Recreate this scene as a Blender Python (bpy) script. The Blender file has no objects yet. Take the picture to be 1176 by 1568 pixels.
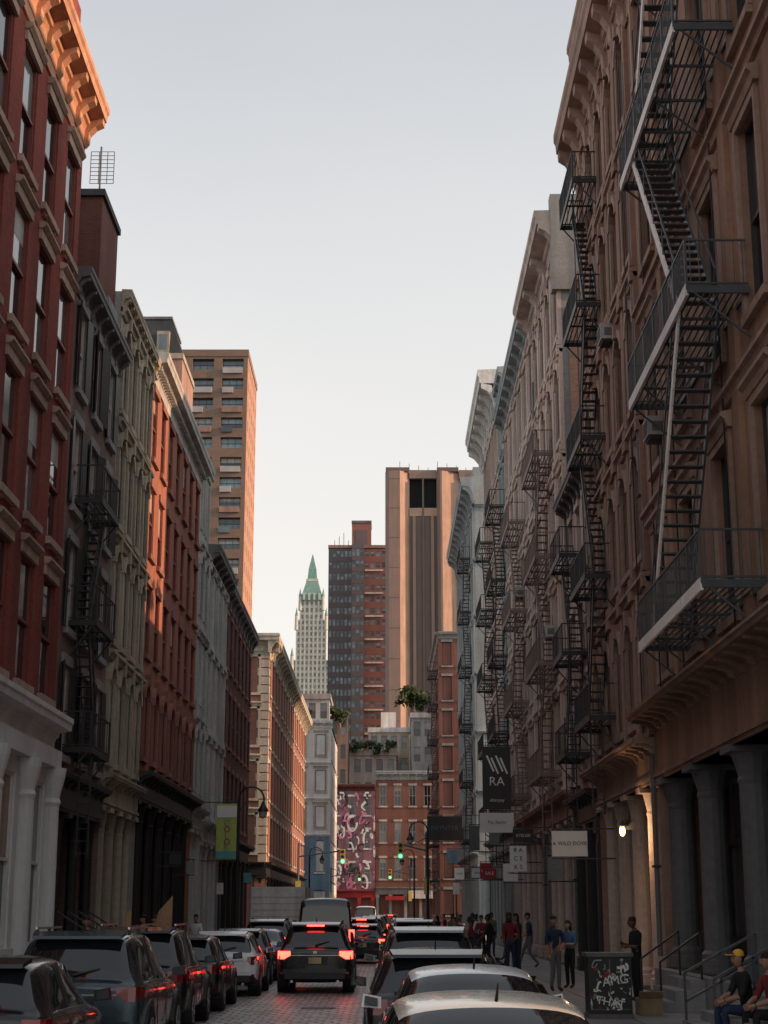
import bpy, bmesh, math, random
from mathutils import Vector, Matrix
R=random.Random(11)
scn=bpy.context.scene
scn.view_settings.view_transform='Standard'
scn.view_settings.look='None'
scn.view_settings.exposure=0
XL=-8.0; XR=6.5

# ---------------------------------------------------------------- materials
def newmat(name):
    m=bpy.data.materials.new(name); m.use_nodes=True
    nt=m.node_tree; p=nt.nodes.get('Principled BSDF')
    return m,nt,p
def link(nt,a,b): nt.links.new(a,b)
def math_(nt,op,a,b=None,c=None):
    n=nt.nodes.new('ShaderNodeMath'); n.operation=op
    for i,v in enumerate((a,b,c)):
        if v is None: continue
        if isinstance(v,(int,float)): n.inputs[i].default_value=v
        else: link(nt,v,n.inputs[i])
    return n.outputs[0]
def noise(nt,scale,sc=(1,1,1),detail=2,rough=.6):
    g=nt.nodes.new('ShaderNodeNewGeometry'); mp=nt.nodes.new('ShaderNodeMapping')
    mp.inputs['Scale'].default_value=sc
    link(nt,g.outputs['Position'],mp.inputs['Vector'])
    n=nt.nodes.new('ShaderNodeTexNoise'); n.inputs['Scale'].default_value=scale
    n.inputs['Detail'].default_value=detail; n.inputs['Roughness'].default_value=rough
    link(nt,mp.outputs[0],n.inputs['Vector'])
    return n.outputs['Fac']
def weather(nt,var,streak,fine):
    a=math_(nt,'MULTIPLY_ADD',noise(nt,.35),var*2,1-var)
    if streak>0:
        s=math_(nt,'MULTIPLY_ADD',noise(nt,1.0,(1.6,1.6,.12)),streak*2,1-streak); a=math_(nt,'MULTIPLY',a,s)
    d=math_(nt,'MULTIPLY_ADD',noise(nt,7.0,detail=4,rough=.7),fine*2,1-fine)
    return math_(nt,'MULTIPLY',a,d)
def scalecol(nt,col,fac):
    v=nt.nodes.new('ShaderNodeVectorMath'); v.operation='SCALE'
    if isinstance(col,tuple): v.inputs[0].default_value=col[:3]
    else: link(nt,col,v.inputs[0])
    link(nt,fac,v.inputs['Scale'])
    return v.outputs[0]
def stone(name,col,rough=.85,var=.34,streak=.55,fine=.36,metal=0.0,bump=.3,spec=.3):
    m,nt,p=newmat(name)
    w=weather(nt,var,streak,fine)
    link(nt,scalecol(nt,col,w),p.inputs['Base Color'])
    p.inputs['Roughness'].default_value=rough; p.inputs['Metallic'].default_value=metal
    p.inputs['Specular IOR Level'].default_value=spec
    if bump>=.3:
        b=nt.nodes.new('ShaderNodeBump'); b.inputs['Strength'].default_value=bump; b.inputs['Distance'].default_value=.03
        link(nt,noise(nt,14,detail=2),b.inputs['Height']); link(nt,b.outputs[0],p.inputs['Normal'])
    return m
def brick(name,c1,c2,mort,rough=.88,w=.23,h=.078,ms=.011,var=.32,streak=.45):
    m,nt,p=newmat(name)
    g=nt.nodes.new('ShaderNodeNewGeometry'); sp=nt.nodes.new('ShaderNodeSeparateXYZ')
    link(nt,g.outputs['Position'],sp.inputs[0])
    xy=math_(nt,'ADD',sp.outputs[0],sp.outputs[1])
    c=nt.nodes.new('ShaderNodeCombineXYZ'); link(nt,xy,c.inputs[0]); link(nt,sp.outputs[2],c.inputs[1])
    b=nt.nodes.new('ShaderNodeTexBrick'); link(nt,c.outputs[0],b.inputs['Vector'])
    b.inputs['Scale'].default_value=1; b.inputs['Brick Width'].default_value=w; b.inputs['Row Height'].default_value=h
    b.inputs['Mortar Size'].default_value=ms; b.inputs['Mortar Smooth'].default_value=.3
    b.inputs['Color1'].default_value=(*c1,1); b.inputs['Color2'].default_value=(*c2,1); b.inputs['Mortar'].default_value=(*mort,1)
    wv=weather(nt,var,streak,.25)
    link(nt,scalecol(nt,b.outputs['Color'],wv),p.inputs['Base Color'])
    p.inputs['Roughness'].default_value=rough; p.inputs['Specular IOR Level'].default_value=.25
    return m
def glassm(name,dark=(.012,.014,.017),light=(.16,.17,.17),thr=.72,rough=.06,spec=.7):
    m,nt,p=newmat(name)
    a=nt.nodes.new('ShaderNodeAttribute'); a.attribute_name='rnd'
    r=nt.nodes.new('ShaderNodeValToRGB'); r.color_ramp.interpolation='LINEAR'
    r.color_ramp.elements[0].position=thr; r.color_ramp.elements[0].color=(*dark,1)
    r.color_ramp.elements[1].position=1.0; r.color_ramp.elements[1].color=(*light,1)
    link(nt,a.outputs['Fac'],r.inputs[0])
    w=math_(nt,'MULTIPLY_ADD',noise(nt,1.3),.9,.55)
    link(nt,scalecol(nt,r.outputs[0],w),p.inputs['Base Color'])
    p.inputs['Roughness'].default_value=rough; p.inputs['Specular IOR Level'].default_value=spec
    b=nt.nodes.new('ShaderNodeBump'); b.inputs['Strength'].default_value=.12; b.inputs['Distance'].default_value=.05
    link(nt,noise(nt,.9,detail=1),b.inputs['Height']); link(nt,b.outputs[0],p.inputs['Normal'])
    return m
def paint(name,col,rough=.28,metal=.3):
    m,nt,p=newmat(name)
    w=math_(nt,'MULTIPLY_ADD',noise(nt,3,detail=3),.3,.85)
    link(nt,scalecol(nt,col,w),p.inputs['Base Color'])
    p.inputs['Metallic'].default_value=metal
    link(nt,math_(nt,'MULTIPLY_ADD',noise(nt,6,detail=3),.2,rough-.08),p.inputs['Roughness'])
    p.inputs['Coat Weight'].default_value=.6; p.inputs['Coat Roughness'].default_value=.06
    return m
def emis(name,col,st):
    m,nt,p=newmat(name)
    p.inputs['Base Color'].default_value=(*col,1); p.inputs['Emission Color'].default_value=(*col,1)
    w=math_(nt,'MULTIPLY_ADD',noise(nt,25,detail=2),st*.8,st*.6)
    link(nt,w,p.inputs['Emission Strength'])
    return m
M={}
M['red']=brick('brick_red',(.28,.048,.033),(.21,.034,.027),(.18,.08,.06))
M['redtrim']=stone('trim_red',(.28,.13,.10))
M['creamtrim']=stone('trim_cream',(.40,.29,.23))
M['sunnycor']=stone('trim_sunlit',(.50,.27,.17))  # cornice trim with the orange sun glow put into its base colour
M['whitest']=stone('paint_white_store',(.68,.68,.67),rough=.6,var=.2,streak=.3,fine=.12)
M['brown']=brick('brick_brown',(.22,.15,.125),(.17,.115,.10),(.2,.16,.14))
M['tan']=stone('stone_tan',(.34,.30,.23))
M['orange']=brick('brick_orange',(.36,.125,.08),(.29,.10,.065),(.30,.18,.14))
M['pale']=stone('stone_pale',(.44,.45,.43))
M['dkred']=brick('brick_darkred',(.15,.052,.04),(.12,.042,.034),(.12,.07,.06))
M['corner']=brick('brick_corner',(.32,.14,.095),(.26,.11,.08),(.28,.19,.15))
M['cream']=stone('stone_cream',(.48,.44,.36))
M['brownst']=stone('stone_brown',(.31,.195,.15))
M['brownst2']=stone('stone_brown_smooth',(.28,.17,.118),bump=.1,streak=.65,var=.42)
M['browntrim']=stone('trim_brown',(.34,.235,.185))
M['pink']=stone('stone_pinkish',(.53,.42,.365))
M['beige']=stone('stone_beige',(.50,.42,.37))
M['bluegrey']=stone('stone_bluegrey',(.33,.37,.38))
M['white']=stone('paint_white',(.66,.65,.62),rough=.6)
M['greyst']=stone('stone_grey',(.27,.27,.265))
M['dkgrey']=stone('paint_darkgrey',(.14,.14,.145),rough=.6,spec=.3)
M['black']=stone('paint_black',(.018,.019,.02),rough=.45,spec=.5,bump=.05)
M['iron']=stone('iron_black',(.02,.021,.024),rough=.5,bump=0,spec=.5)
M['irongrey']=stone('iron_grey',(.07,.08,.09),rough=.5,bump=0,spec=.5)
M['ironglare']=stone('iron_sky_glare',(.88,.86,.82),rough=.5,bump=0,var=.45,streak=.2)  # near-white edge iron; bright sky reflection is put into the albedo
M['ironpink']=stone('iron_brown',(.22,.16,.14),rough=.6,bump=0)
M['green']=stone('copper_green_hazed',(.19,.34,.29),rough=.7,streak=.15,fine=.1)  # copper green lightened, distance haze put into the colour
M['wool']=stone('terracotta_cream_hazed',(.56,.56,.50),fine=.1,streak=.1)  # cream terracotta paled so its colour carries the air haze
M['roof']=stone('roof_tar',(.06,.06,.062))
M['slateroof']=stone('roof_slate',(.045,.05,.058))
M['shade']=stone('interior_dark',(.012,.012,.013),bump=0)
M['glass']=glassm('window_glass',(.014,.017,.021),(.2,.21,.21),.6,spec=.9)
M['glassb']=glassm('window_glass_blue',(.03,.05,.065),(.24,.33,.38),.25)
M['glassf']=glassm('window_glass_far_haze',(.05,.055,.06),(.34,.36,.37),.3,rough=.2)  # paler glass for far blocks, haze painted into the tint
M['glassw']=glassm('window_glass_hazed',(.17,.19,.19),(.34,.36,.35),.2,rough=.3)  # palest glass: painted haze lowers the window contrast
M['frame']=stone('window_frame_white',(.42,.41,.39),rough=.5,bump=0)
M['framed']=stone('window_frame_dark',(.05,.045,.045),rough=.5,bump=0)
M['framer']=stone('window_frame_red',(.20,.06,.05),rough=.5,bump=0)
M['frameg']=stone('window_frame_green',(.20,.24,.22),rough=.5,bump=0)
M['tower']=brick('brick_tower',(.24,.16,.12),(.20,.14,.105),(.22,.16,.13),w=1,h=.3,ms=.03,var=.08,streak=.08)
M['towsun']=brick('brick_tower_sunlit',(.42,.25,.17),(.38,.22,.15),(.34,.2,.14),w=1,h=.3,ms=.03,var=.08,streak=.08)  # brighter copy of the tower brick; side's sun glow put into colour
M['towlt']=stone('tower_panels',(.40,.39,.38),var=.3,streak=.1)
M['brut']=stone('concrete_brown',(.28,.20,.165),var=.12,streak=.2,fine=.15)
M['brutsun']=stone('concrete_sunlit',(.42,.28,.21),var=.2,streak=.35,fine=.2)  # lighter concrete copy: sun strips on chamfers and bands are painted in
M['brut2']=stone('concrete_dark',(.17,.125,.11),var=.12,streak=.2,fine=.15)  # darker concrete, recess shade put into the colour; joints use it too
M['slate']=stone('tower_slate_hazed',(.15,.125,.13),var=.1,streak=.1)  # haze over the distant tower is put into this slate colour
M['farbrick']=stone('tower_brick',(.27,.125,.105),var=.1,streak=.1)
M['brickfar']=brick('brick_far',(.20,.085,.065),(.16,.07,.055),(.2,.12,.1))
M['bluepaint']=stone('paint_blue',(.17,.27,.36))
M['graff']=stone('wall_pink',(.24,.13,.16))
M['pinkp']=stone('paint_pink',(.62,.22,.36)); 
M['redp']=stone('paint_red',(.36,.035,.04),rough=.5)
M['yellowp']=stone('paint_yellow',(.62,.48,.12),rough=.5)
M['banner']=stone('banner_cloth',(.46,.52,.14),rough=.7,var=.15,streak=.15)
M['tealp']=stone('paint_teal',(.12,.36,.38),rough=.5)
M['signw']=stone('sign_white',(.78,.78,.76),rough=.5,var=.08,streak=.08,fine=.05,bump=0)
M['wood']=stone('wood_light',(.42,.25,.14))
M['card']=stone('cardboard',(.36,.25,.15),bump=0)
M['tyre']=stone('rubber',(.018,.018,.018),rough=.8,bump=0)
M['chrome']=stone('alloy',(.45,.45,.46),rough=.3,metal=.9,bump=0)
M['plate']=stone('licence_plate',(.6,.5,.25),rough=.5,bump=0)
M['tail_on']=emis('tail_lamp_lit',(1,.035,.02),13)
M['tail']=paint('tail_lamp_red',(.2,.006,.006),.15,0)
M['carglass']=glassm('car_glass',(.01,.012,.014),(.03,.035,.04),.5,rough=.03,spec=.9)
M['lampwarm']=emis('sconce_glow',(1,.6,.25),5)
M['sig_g']=emis('signal_green',(.1,1,.5),3)
M['sig_r']=emis('signal_red',(1,.1,.05),4)
M['leaf']=stone('foliage',(.055,.085,.03),bump=0)
M['leaf2']=stone('foliage_dark',(.035,.05,.022),bump=0)
M['skin']=stone('skin',(.36,.2,.14),rough=.6,var=.05,streak=.03,fine=.04,bump=0)
M['skind']=stone('skin_dark',(.12,.065,.045),rough=.6,var=.05,streak=.03,fine=.04,bump=0)
M['hair']=stone('hair_dark',(.02,.015,.012),rough=.6,bump=0)
for n,c in dict(cblack=(.02,.02,.023),cnavy=(.03,.045,.09),cgrey=(.14,.14,.145),cwhite=(.62,.62,.6),colive=(.12,.13,.08),cblue=(.06,.13,.28),cred=(.22,.035,.04),cyellow=(.75,.4,.05)).items():
    M[n]=stone('cloth_'+n[1:],c,rough=.95,bump=0)
for n,c,me in [('p_black',(.012,.013,.015),.3),('p_white',(.88,.89,.9),.0),('p_silver',(.70,.66,.58),.3),('p_navy',(.02,.04,.09),.4),('p_slate',(.05,.075,.09),.5),('p_grey',(.24,.245,.25),.5),('p_red',(.2,.02,.02),.3),('p_blue',(.03,.09,.3),.4),('p_yellow',(.6,.35,.03),.1)]:
    M[n]=paint('car_'+n[2:],c,.24,me)

def roadmat():
    m,nt,p=newmat('cobblestone')
    g=nt.nodes.new('ShaderNodeNewGeometry')
    nn=nt.nodes.new('ShaderNodeTexNoise'); nn.inputs['Scale'].default_value=2.5
    link(nt,g.outputs['Position'],nn.inputs['Vector'])
    vm=nt.nodes.new('ShaderNodeVectorMath'); vm.operation='MULTIPLY_ADD'
    link(nt,nn.outputs['Color'],vm.inputs[0]); vm.inputs[1].default_value=(.16,.16,0); link(nt,g.outputs['Position'],vm.inputs[2])
    b=nt.nodes.new('ShaderNodeTexBrick'); link(nt,vm.outputs[0],b.inputs['Vector'])
    b.inputs['Scale'].default_value=1; b.inputs['Brick Width'].default_value=.3; b.inputs['Row Height'].default_value=.36
    b.inputs['Mortar Size'].default_value=.035; b.inputs['Mortar Smooth'].default_value=.5
    b.inputs['Color1'].default_value=(.52,.52,.5,1); b.inputs['Color2'].default_value=(.28,.28,.27,1); b.inputs['Mortar'].default_value=(.045,.045,.045,1)
    w=weather(nt,.5,.0,.4)
    link(nt,scalecol(nt,b.outputs['Color'],w),p.inputs['Base Color'])
    bp=nt.nodes.new('ShaderNodeBump'); bp.invert=True; bp.inputs['Strength'].default_value=1; bp.inputs['Distance'].default_value=.04
    link(nt,b.outputs['Fac'],bp.inputs['Height']); link(nt,bp.outputs[0],p.inputs['Normal'])
    p.inputs['Roughness'].default_value=.4; p.inputs['Specular IOR Level'].default_value=.6
    return m
M['road']=roadmat()
M['asphalt']=stone('asphalt',(.055,.055,.057),rough=.8,streak=0)
def sidemat():
    m=brick('sidewalk_slabs',(.31,.30,.29),(.27,.26,.25),(.09,.09,.09),streak=0,var=.3)
    nt=m.node_tree
    b=[n for n in nt.nodes if n.type=='TEX_BRICK'][0]
    g=nt.nodes.new('ShaderNodeNewGeometry'); nt.links.new(g.outputs['Position'],b.inputs['Vector'])
    b.offset=0; b.inputs['Brick Width'].default_value=1.5; b.inputs['Row Height'].default_value=1.5; b.inputs['Mortar Size'].default_value=.02
    return m
M['side']=sidemat()
M['kerb']=stone('kerb_granite',(.28,.27,.26))
M['linep']=stone('road_paint',(.6,.6,.58),var=.3)

# ---------------------------------------------------------------- builder
class Obj:
    def __init__(s,name): s.name=name; s.parts={}
    def _g(s,part,mat):
        return s.parts.setdefault((part,mat),([],[],[]))
    def poly(s,part,mat,pts,rnd=None):
        v,f,r=s._g(part,mat); n=len(v); v.extend([tuple(p) for p in pts]); f.append(tuple(range(n,n+len(pts)))); r.append(R.random() if rnd is None else rnd)
    def hexa(s,part,mat,c):
        v,f,r=s._g(part,mat); n=len(v); v.extend([tuple(p) for p in c]); q=R.random()
        for a in ((0,3,2,1),(4,5,6,7),(0,1,5,4),(1,2,6,5),(2,3,7,6),(3,0,4,7)):
            f.append(tuple(n+i for i in a)); r.append(q)
    def box(s,part,mat,x0,x1,y0,y1,z0,z1):
        s.hexa(part,mat,[(x0,y0,z0),(x1,y0,z0),(x1,y1,z0),(x0,y1,z0),(x0,y0,z1),(x1,y0,z1),(x1,y1,z1),(x0,y1,z1)])
    def fbox(s,part,mat,f,s0,s1,z0,z1,n0,n1):
        s.hexa(part,mat,[f(s0,z0,n0),f(s1,z0,n0),f(s1,z0,n1),f(s0,z0,n1),f(s0,z1,n0),f(s1,z1,n0),f(s1,z1,n1),f(s0,z1,n1)])
    def beam(s,part,mat,p0,p1,w,h=None):
        h=h or w; p0=Vector(p0); p1=Vector(p1); d=(p1-p0).normalized()
        up=Vector((0,0,1)) if abs(d.z)<.98 else Vector((0,1,0))
        a=d.cross(up).normalized()*w/2; b=a.cross(d).normalized()*h/2
        s.hexa(part,mat,[p0-a-b,p0+a-b,p1+a-b,p1-a-b,p0-a+b,p0+a+b,p1+a+b,p1-a+b])
    def cyl(s,part,mat,p0,p1,r0,r1=None,seg=12,cap=True):
        r1=r0 if r1 is None else r1; p0=Vector(p0); p1=Vector(p1); d=(p1-p0).normalized()
        up=Vector((0,0,1)) if abs(d.z)<.9 else Vector((0,1,0))
        a=d.cross(up).normalized(); b=a.cross(d)
        v,f,r=s._g(part,mat); n=len(v); q=R.random()
        for p,rr in ((p0,r0),(p1,r1)):
            for i in range(seg):
                t=2*math.pi*i/seg; v.append(tuple(p+a*math.cos(t)*rr+b*math.sin(t)*rr))
        for i in range(seg):
            j=(i+1)%seg; f.append((n+i,n+j,n+seg+j,n+seg+i)); r.append(q)
        if cap:
            f.append(tuple(n+i for i in range(seg))[::-1]); r.append(q); f.append(tuple(n+seg+i for i in range(seg))); r.append(q)
    def lathe(s,part,mat,cx,cy,prof,seg=14):
        for (r0,z0),(r1,z1) in zip(prof[:-1],prof[1:]):
            if abs(z1-z0)<1e-6: z1=z0+.002
            s.cyl(part,mat,(cx,cy,z0),(cx,cy,z1),r0,r1,seg,cap=True)
    def extr(s,part,mat,f,prof,s0,s1):
        k=len(prof)
        for i in range(k):
            j=(i+1)%k
            s.poly(part,mat,[f(s0,prof[i][1],prof[i][0]),f(s1,prof[i][1],prof[i][0]),f(s1,prof[j][1],prof[j][0]),f(s0,prof[j][1],prof[j][0])],.5)
        s.poly(part,mat,[f(s0,z,n) for n,z in prof],.5); s.poly(part,mat,[f(s1,z,n) for n,z in prof],.5)
    def finish(s,loc=(0,0,0),rotz=0,extra=()):
        e=bpy.data.objects.new(s.name,None); scn.collection.objects.link(e); e.empty_display_size=.3
        bypart={}
        for (part,mat),d in s.parts.items(): bypart.setdefault(part,[]).append((mat,d))
        for part,lst in bypart.items():
            me=bpy.data.meshes.new(part); V=[];F=[];RR=[];MI=[]
            for k,(mat,(v,f,r)) in enumerate(lst):
                o=len(V); V+=v; F+=[tuple(i+o for i in q) for q in f]; RR+=r; MI+=[k]*len(f)
                me.materials.append(M[mat])
            me.from_pydata(V,[],F); me.polygons.foreach_set('material_index',MI)
            at=me.attributes.new('rnd','FLOAT','FACE'); at.data.foreach_set('value',RR)
            me.update()
            ob=bpy.data.objects.new(part,me); scn.collection.objects.link(ob); ob.parent=e
        for ob in extra: ob.parent=e
        e.location=loc; e.rotation_euler=(0,0,rotz)
        return e

fL=lambda s,z,n:(XL+n,s,z)
def mkR(x): return lambda s,z,n:(x-n,s,z)
fR=mkR(XR)
def mkF(y): return lambda s,z,n:(s,y-n,z)
def mkLx(x): return lambda s,z,n:(x+n,s,z)

def window(b,f,c,hw,zb,zt,wall,glass,fr,rec,arch,mull):
    g0=-rec
    if arch:
        zs=zt-hw*.95; N=8
        cur=[(c+hw*math.cos(math.pi*i/N),zs+hw*.95*math.sin(math.pi*i/N)) for i in range(N+1)]
    else: zs=zt
    b.poly('walls',wall,[f(c-hw,zb,0),f(c-hw,zs,0),f(c-hw,zs,g0),f(c-hw,zb,g0)],.5)
    b.poly('walls',wall,[f(c+hw,zb,0),f(c+hw,zs,0),f(c+hw,zs,g0),f(c+hw,zb,g0)],.5)
    b.poly('walls',wall,[f(c-hw,zb,0),f(c+hw,zb,0),f(c+hw,zb,g0),f(c-hw,zb,g0)],.5)
    if arch:
        for (a0,z0),(a1,z1) in zip(cur[:-1],cur[1:]):
            b.poly('walls',wall,[f(a0,z0,0),f(a1,z1,0),f(a1,z1,g0),f(a0,z0,g0)],.5)
        b.poly('windows',glass,[f(c-hw,zb,g0),f(c+hw,zb,g0)]+[f(a,z,g0) for a,z in cur])
    else:
        b.poly('walls',wall,[f(c-hw,zt,0),f(c+hw,zt,0),f(c+hw,zt,g0),f(c-hw,zt,g0)],.5)
        zm=zb+(zt-zb)*.5
        if fr and R.random()<.35:
            zq=zt-(zt-zb)*R.uniform(.2,.55); b.poly('blinds','creamtrim' if R.random()<.4 else 'frame',[f(c-hw,zq,g0+.035),f(c+hw,zq,g0+.035),f(c+hw,zt,g0+.035),f(c-hw,zt,g0+.035)],.5)
        b.poly('windows',glass,[f(c-hw,zb,g0),f(c+hw,zb,g0),f(c+hw,zm,g0),f(c-hw,zm,g0)])
        b.poly('windows',glass,[f(c-hw,zm,g0+.03),f(c+hw,zm,g0+.03),f(c+hw,zt,g0+.03),f(c-hw,zt,g0+.03)])
    if fr:
        t=.07; zm=(zb+zt)/2; e=min(.09,rec*.7)
        b.fbox('window_frames',fr,f,c-hw,c-hw+t,zb,zs,g0-.01,g0+e)
        b.fbox('window_frames',fr,f,c+hw-t,c+hw,zb,zs,g0-.01,g0+e)
        b.fbox('window_frames',fr,f,c-hw+t,c+hw-t,zb,zb+t*1.3,g0-.01,g0+e-.002)
        if not arch: b.fbox('window_frames',fr,f,c-hw+t,c+hw-t,zt-t,zt,g0-.01,g0+e-.002)
        b.fbox('window_frames',fr,f,c-hw+t,c+hw-t,zm-t*.5,zm+t*.5,g0-.01,g0+e-.006)
        for k in range(mull):
            cc=c-hw+2*hw*(k+1)/(mull+1)
            b.fbox('window_frames',fr,f,cc-.025,cc+.025,zb+t,zt-t-(.1 if arch else 0),g0-.01,g0+e-.012)

def floor(b,f,s0,s1,z0,z1,nb,wall,ww=.5,wb=.18,wt=.88,rec=.2,arch=False,glass='glass',fr='frame',mull=0,sill=None,lintel=None,hood=None,belt=None,shut=None,pil=None):
    bw=(s1-s0)/nb; h=z1-z0; zb=z0+wb*h; zt=z0+wt*h; hw=bw*ww/2
    W='walls'
    b.poly(W,wall,[f(s0,z0,0),f(s1,z0,0),f(s1,zb,0),f(s0,zb,0)],.5)
    if not arch: b.poly(W,wall,[f(s0,zt,0),f(s1,zt,0),f(s1,z1,0),f(s0,z1,0)],.5)
    cs=[s0+bw*(i+.5) for i in range(nb)]
    top=z1 if arch else zt
    edges=[s0]+[x for c in cs for x in (c-hw,c+hw)]+[s1]
    for i in range(0,len(edges),2):
        b.poly(W,wall,[f(edges[i],zb,0),f(edges[i+1],zb,0),f(edges[i+1],top,0),f(edges[i],top,0)],.5)
    for c in cs:
        if arch:
            zs=zt-hw*.95;N=8
            cur=[(c+hw*math.cos(math.pi*i/N),zs+hw*.95*math.sin(math.pi*i/N)) for i in range(N+1)]
            for (a0,q0),(a1,q1) in zip(cur[:-1],cur[1:]):
                b.poly(W,wall,[f(a0,q0,0),f(a1,q1,0),f(a1,z1,0),f(a0,z1,0)],.5)
        window(b,f,c,hw,zb,zt,wall,glass,fr,rec,arch,mull)
        if sill: b.fbox('trim',sill,f,c-hw-.14,c+hw+.14,zb-.16,zb+.01,-.02,.12)
        if lintel: b.fbox('trim',lintel,f,c-hw-.12,c+hw+.12,zt-.01,zt+.24,-.02,.07)
        if hood:
            if arch:
                N=8;ro=hw+.2
                for i in range(N):
                    a0=math.pi*i/N;a1=math.pi*(i+1)/N;zs=zt-hw*.95
                    P=[(c+hw*1.0*math.cos(a0),zs+hw*.97*math.sin(a0)),(c+ro*math.cos(a0),zs+ro*math.sin(a0)),(c+ro*math.cos(a1),zs+ro*math.sin(a1)),(c+hw*1.0*math.cos(a1),zs+hw*.97*math.sin(a1))]
                    b.hexa('trim',hood,[f(x,z,-.02) for x,z in P]+[f(x,z,.13) for x,z in P])
                b.fbox('trim',hood,f,c-hw-.16,c-hw+.0,zb,zs,-.02,.09); b.fbox('trim',hood,f,c+hw,c+hw+.16,zb,zs,-.02,.09)
                b.fbox('trim',hood,f,c-.1,c+.1,zt-.02,zt+.38,-.02,.2)
            else:
                b.fbox('trim',hood,f,c-hw-.16,c-hw-.02,zb,zt,-.02,.08); b.fbox('trim',hood,f,c+hw+.02,c+hw+.16,zb,zt,-.02,.08)
                b.extr('trim',hood,f,[(-.02,zt+.16),(.1,zt+.16),(.14,zt+.3),(.22,zt+.36),(.22,zt+.44),(-.02,zt+.5)],c-hw-.26,c+hw+.26)
        if shut:
            for sg in (-1,1):
                x=c+sg*(hw+.02); o=R.uniform(.04,.16)
                b.hexa('shutters',shut,[f(x,zb,0.01),f(x+sg*.42,zb,o),f(x+sg*.42,zb,o+.04),f(x,zb,.05)]+[f(x,zt,0.01),f(x+sg*.42,zt,o),f(x+sg*.42,zt,o+.04),f(x,zt,.05)])
    if pil:
        for i in range(nb+1):
            x=s0+bw*i; b.fbox('trim',pil,f,max(s0,x-.2),min(s1,x+.2),z0+.3,z1-.3,-.02,.12)
            b.fbox('trim',pil,f,max(s0,x-.27),min(s1,x+.27),z1-.3,z1-.05,-.02,.2)
            b.fbox('trim',pil,f,max(s0,x-.25),min(s1,x+.25),z0+.1,z0+.3,-.02,.18)
    if belt: b.extr('trim',belt,f,[(-.02,z1-.18),(.08,z1-.18),(.12,z1-.06),(.2,z1-.03),(.2,z1+.06),(-.02,z1+.1)],s0,s1)

def cornice(b,f,s0,s1,z,h,o,mat,step=1.2,bw=.22,part='cornice',bmat=None):
    pr=[(-.02,0),(.1*o,0),(.12*o,.3*h),(.2*o,.42*h),(.3*o,.45*h),(.34*o,.58*h),(.9*o,.64*h),(.93*o,.8*h),(1.0*o,.86*h),(1.0*o,h),(-.02,h*1.02)]
    b.extr(part,mat,f,[(n,z+q) for n,q in pr],s0,s1)
    if step:
        k=max(2,int((s1-s0)/step)); 
        for i in range(k+1):
            c=s0+.15+(s1-s0-.3)*i/k
            br=[(-.01,0),(.12*o,-.06*h),(.26*o,.05*h),(.3*o,.25*h),(.55*o,.42*h),(.82*o,.5*h),(.84*o,.63*h),(-.01,.63*h)]
            b.extr(part,bmat or mat,f,[(n,z+q) for n,q in br],c-bw/2,c+bw/2)

def shell(b,f,s0,s1,z1,depth,wall,side=None,roof='roof',para=.5):
    side=side or wall; a=s0+.012; c=s1-.012
    for x in (a,c): b.poly('side_walls',side,[f(x,0,-.0),f(x,z1,-.0),f(x,z1,-depth),f(x,0,-depth)],.5)
    b.poly('side_walls',side,[f(a,0,-depth),f(c,0,-depth),f(c,z1,-depth),f(a,z1,-depth)],.5)
    b.poly('roof',roof,[f(a,z1-.02,-.01),f(c,z1-.02,-.01),f(c,z1-.02,-depth+.01),f(a,z1-.02,-depth+.01)],.5)

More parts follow.
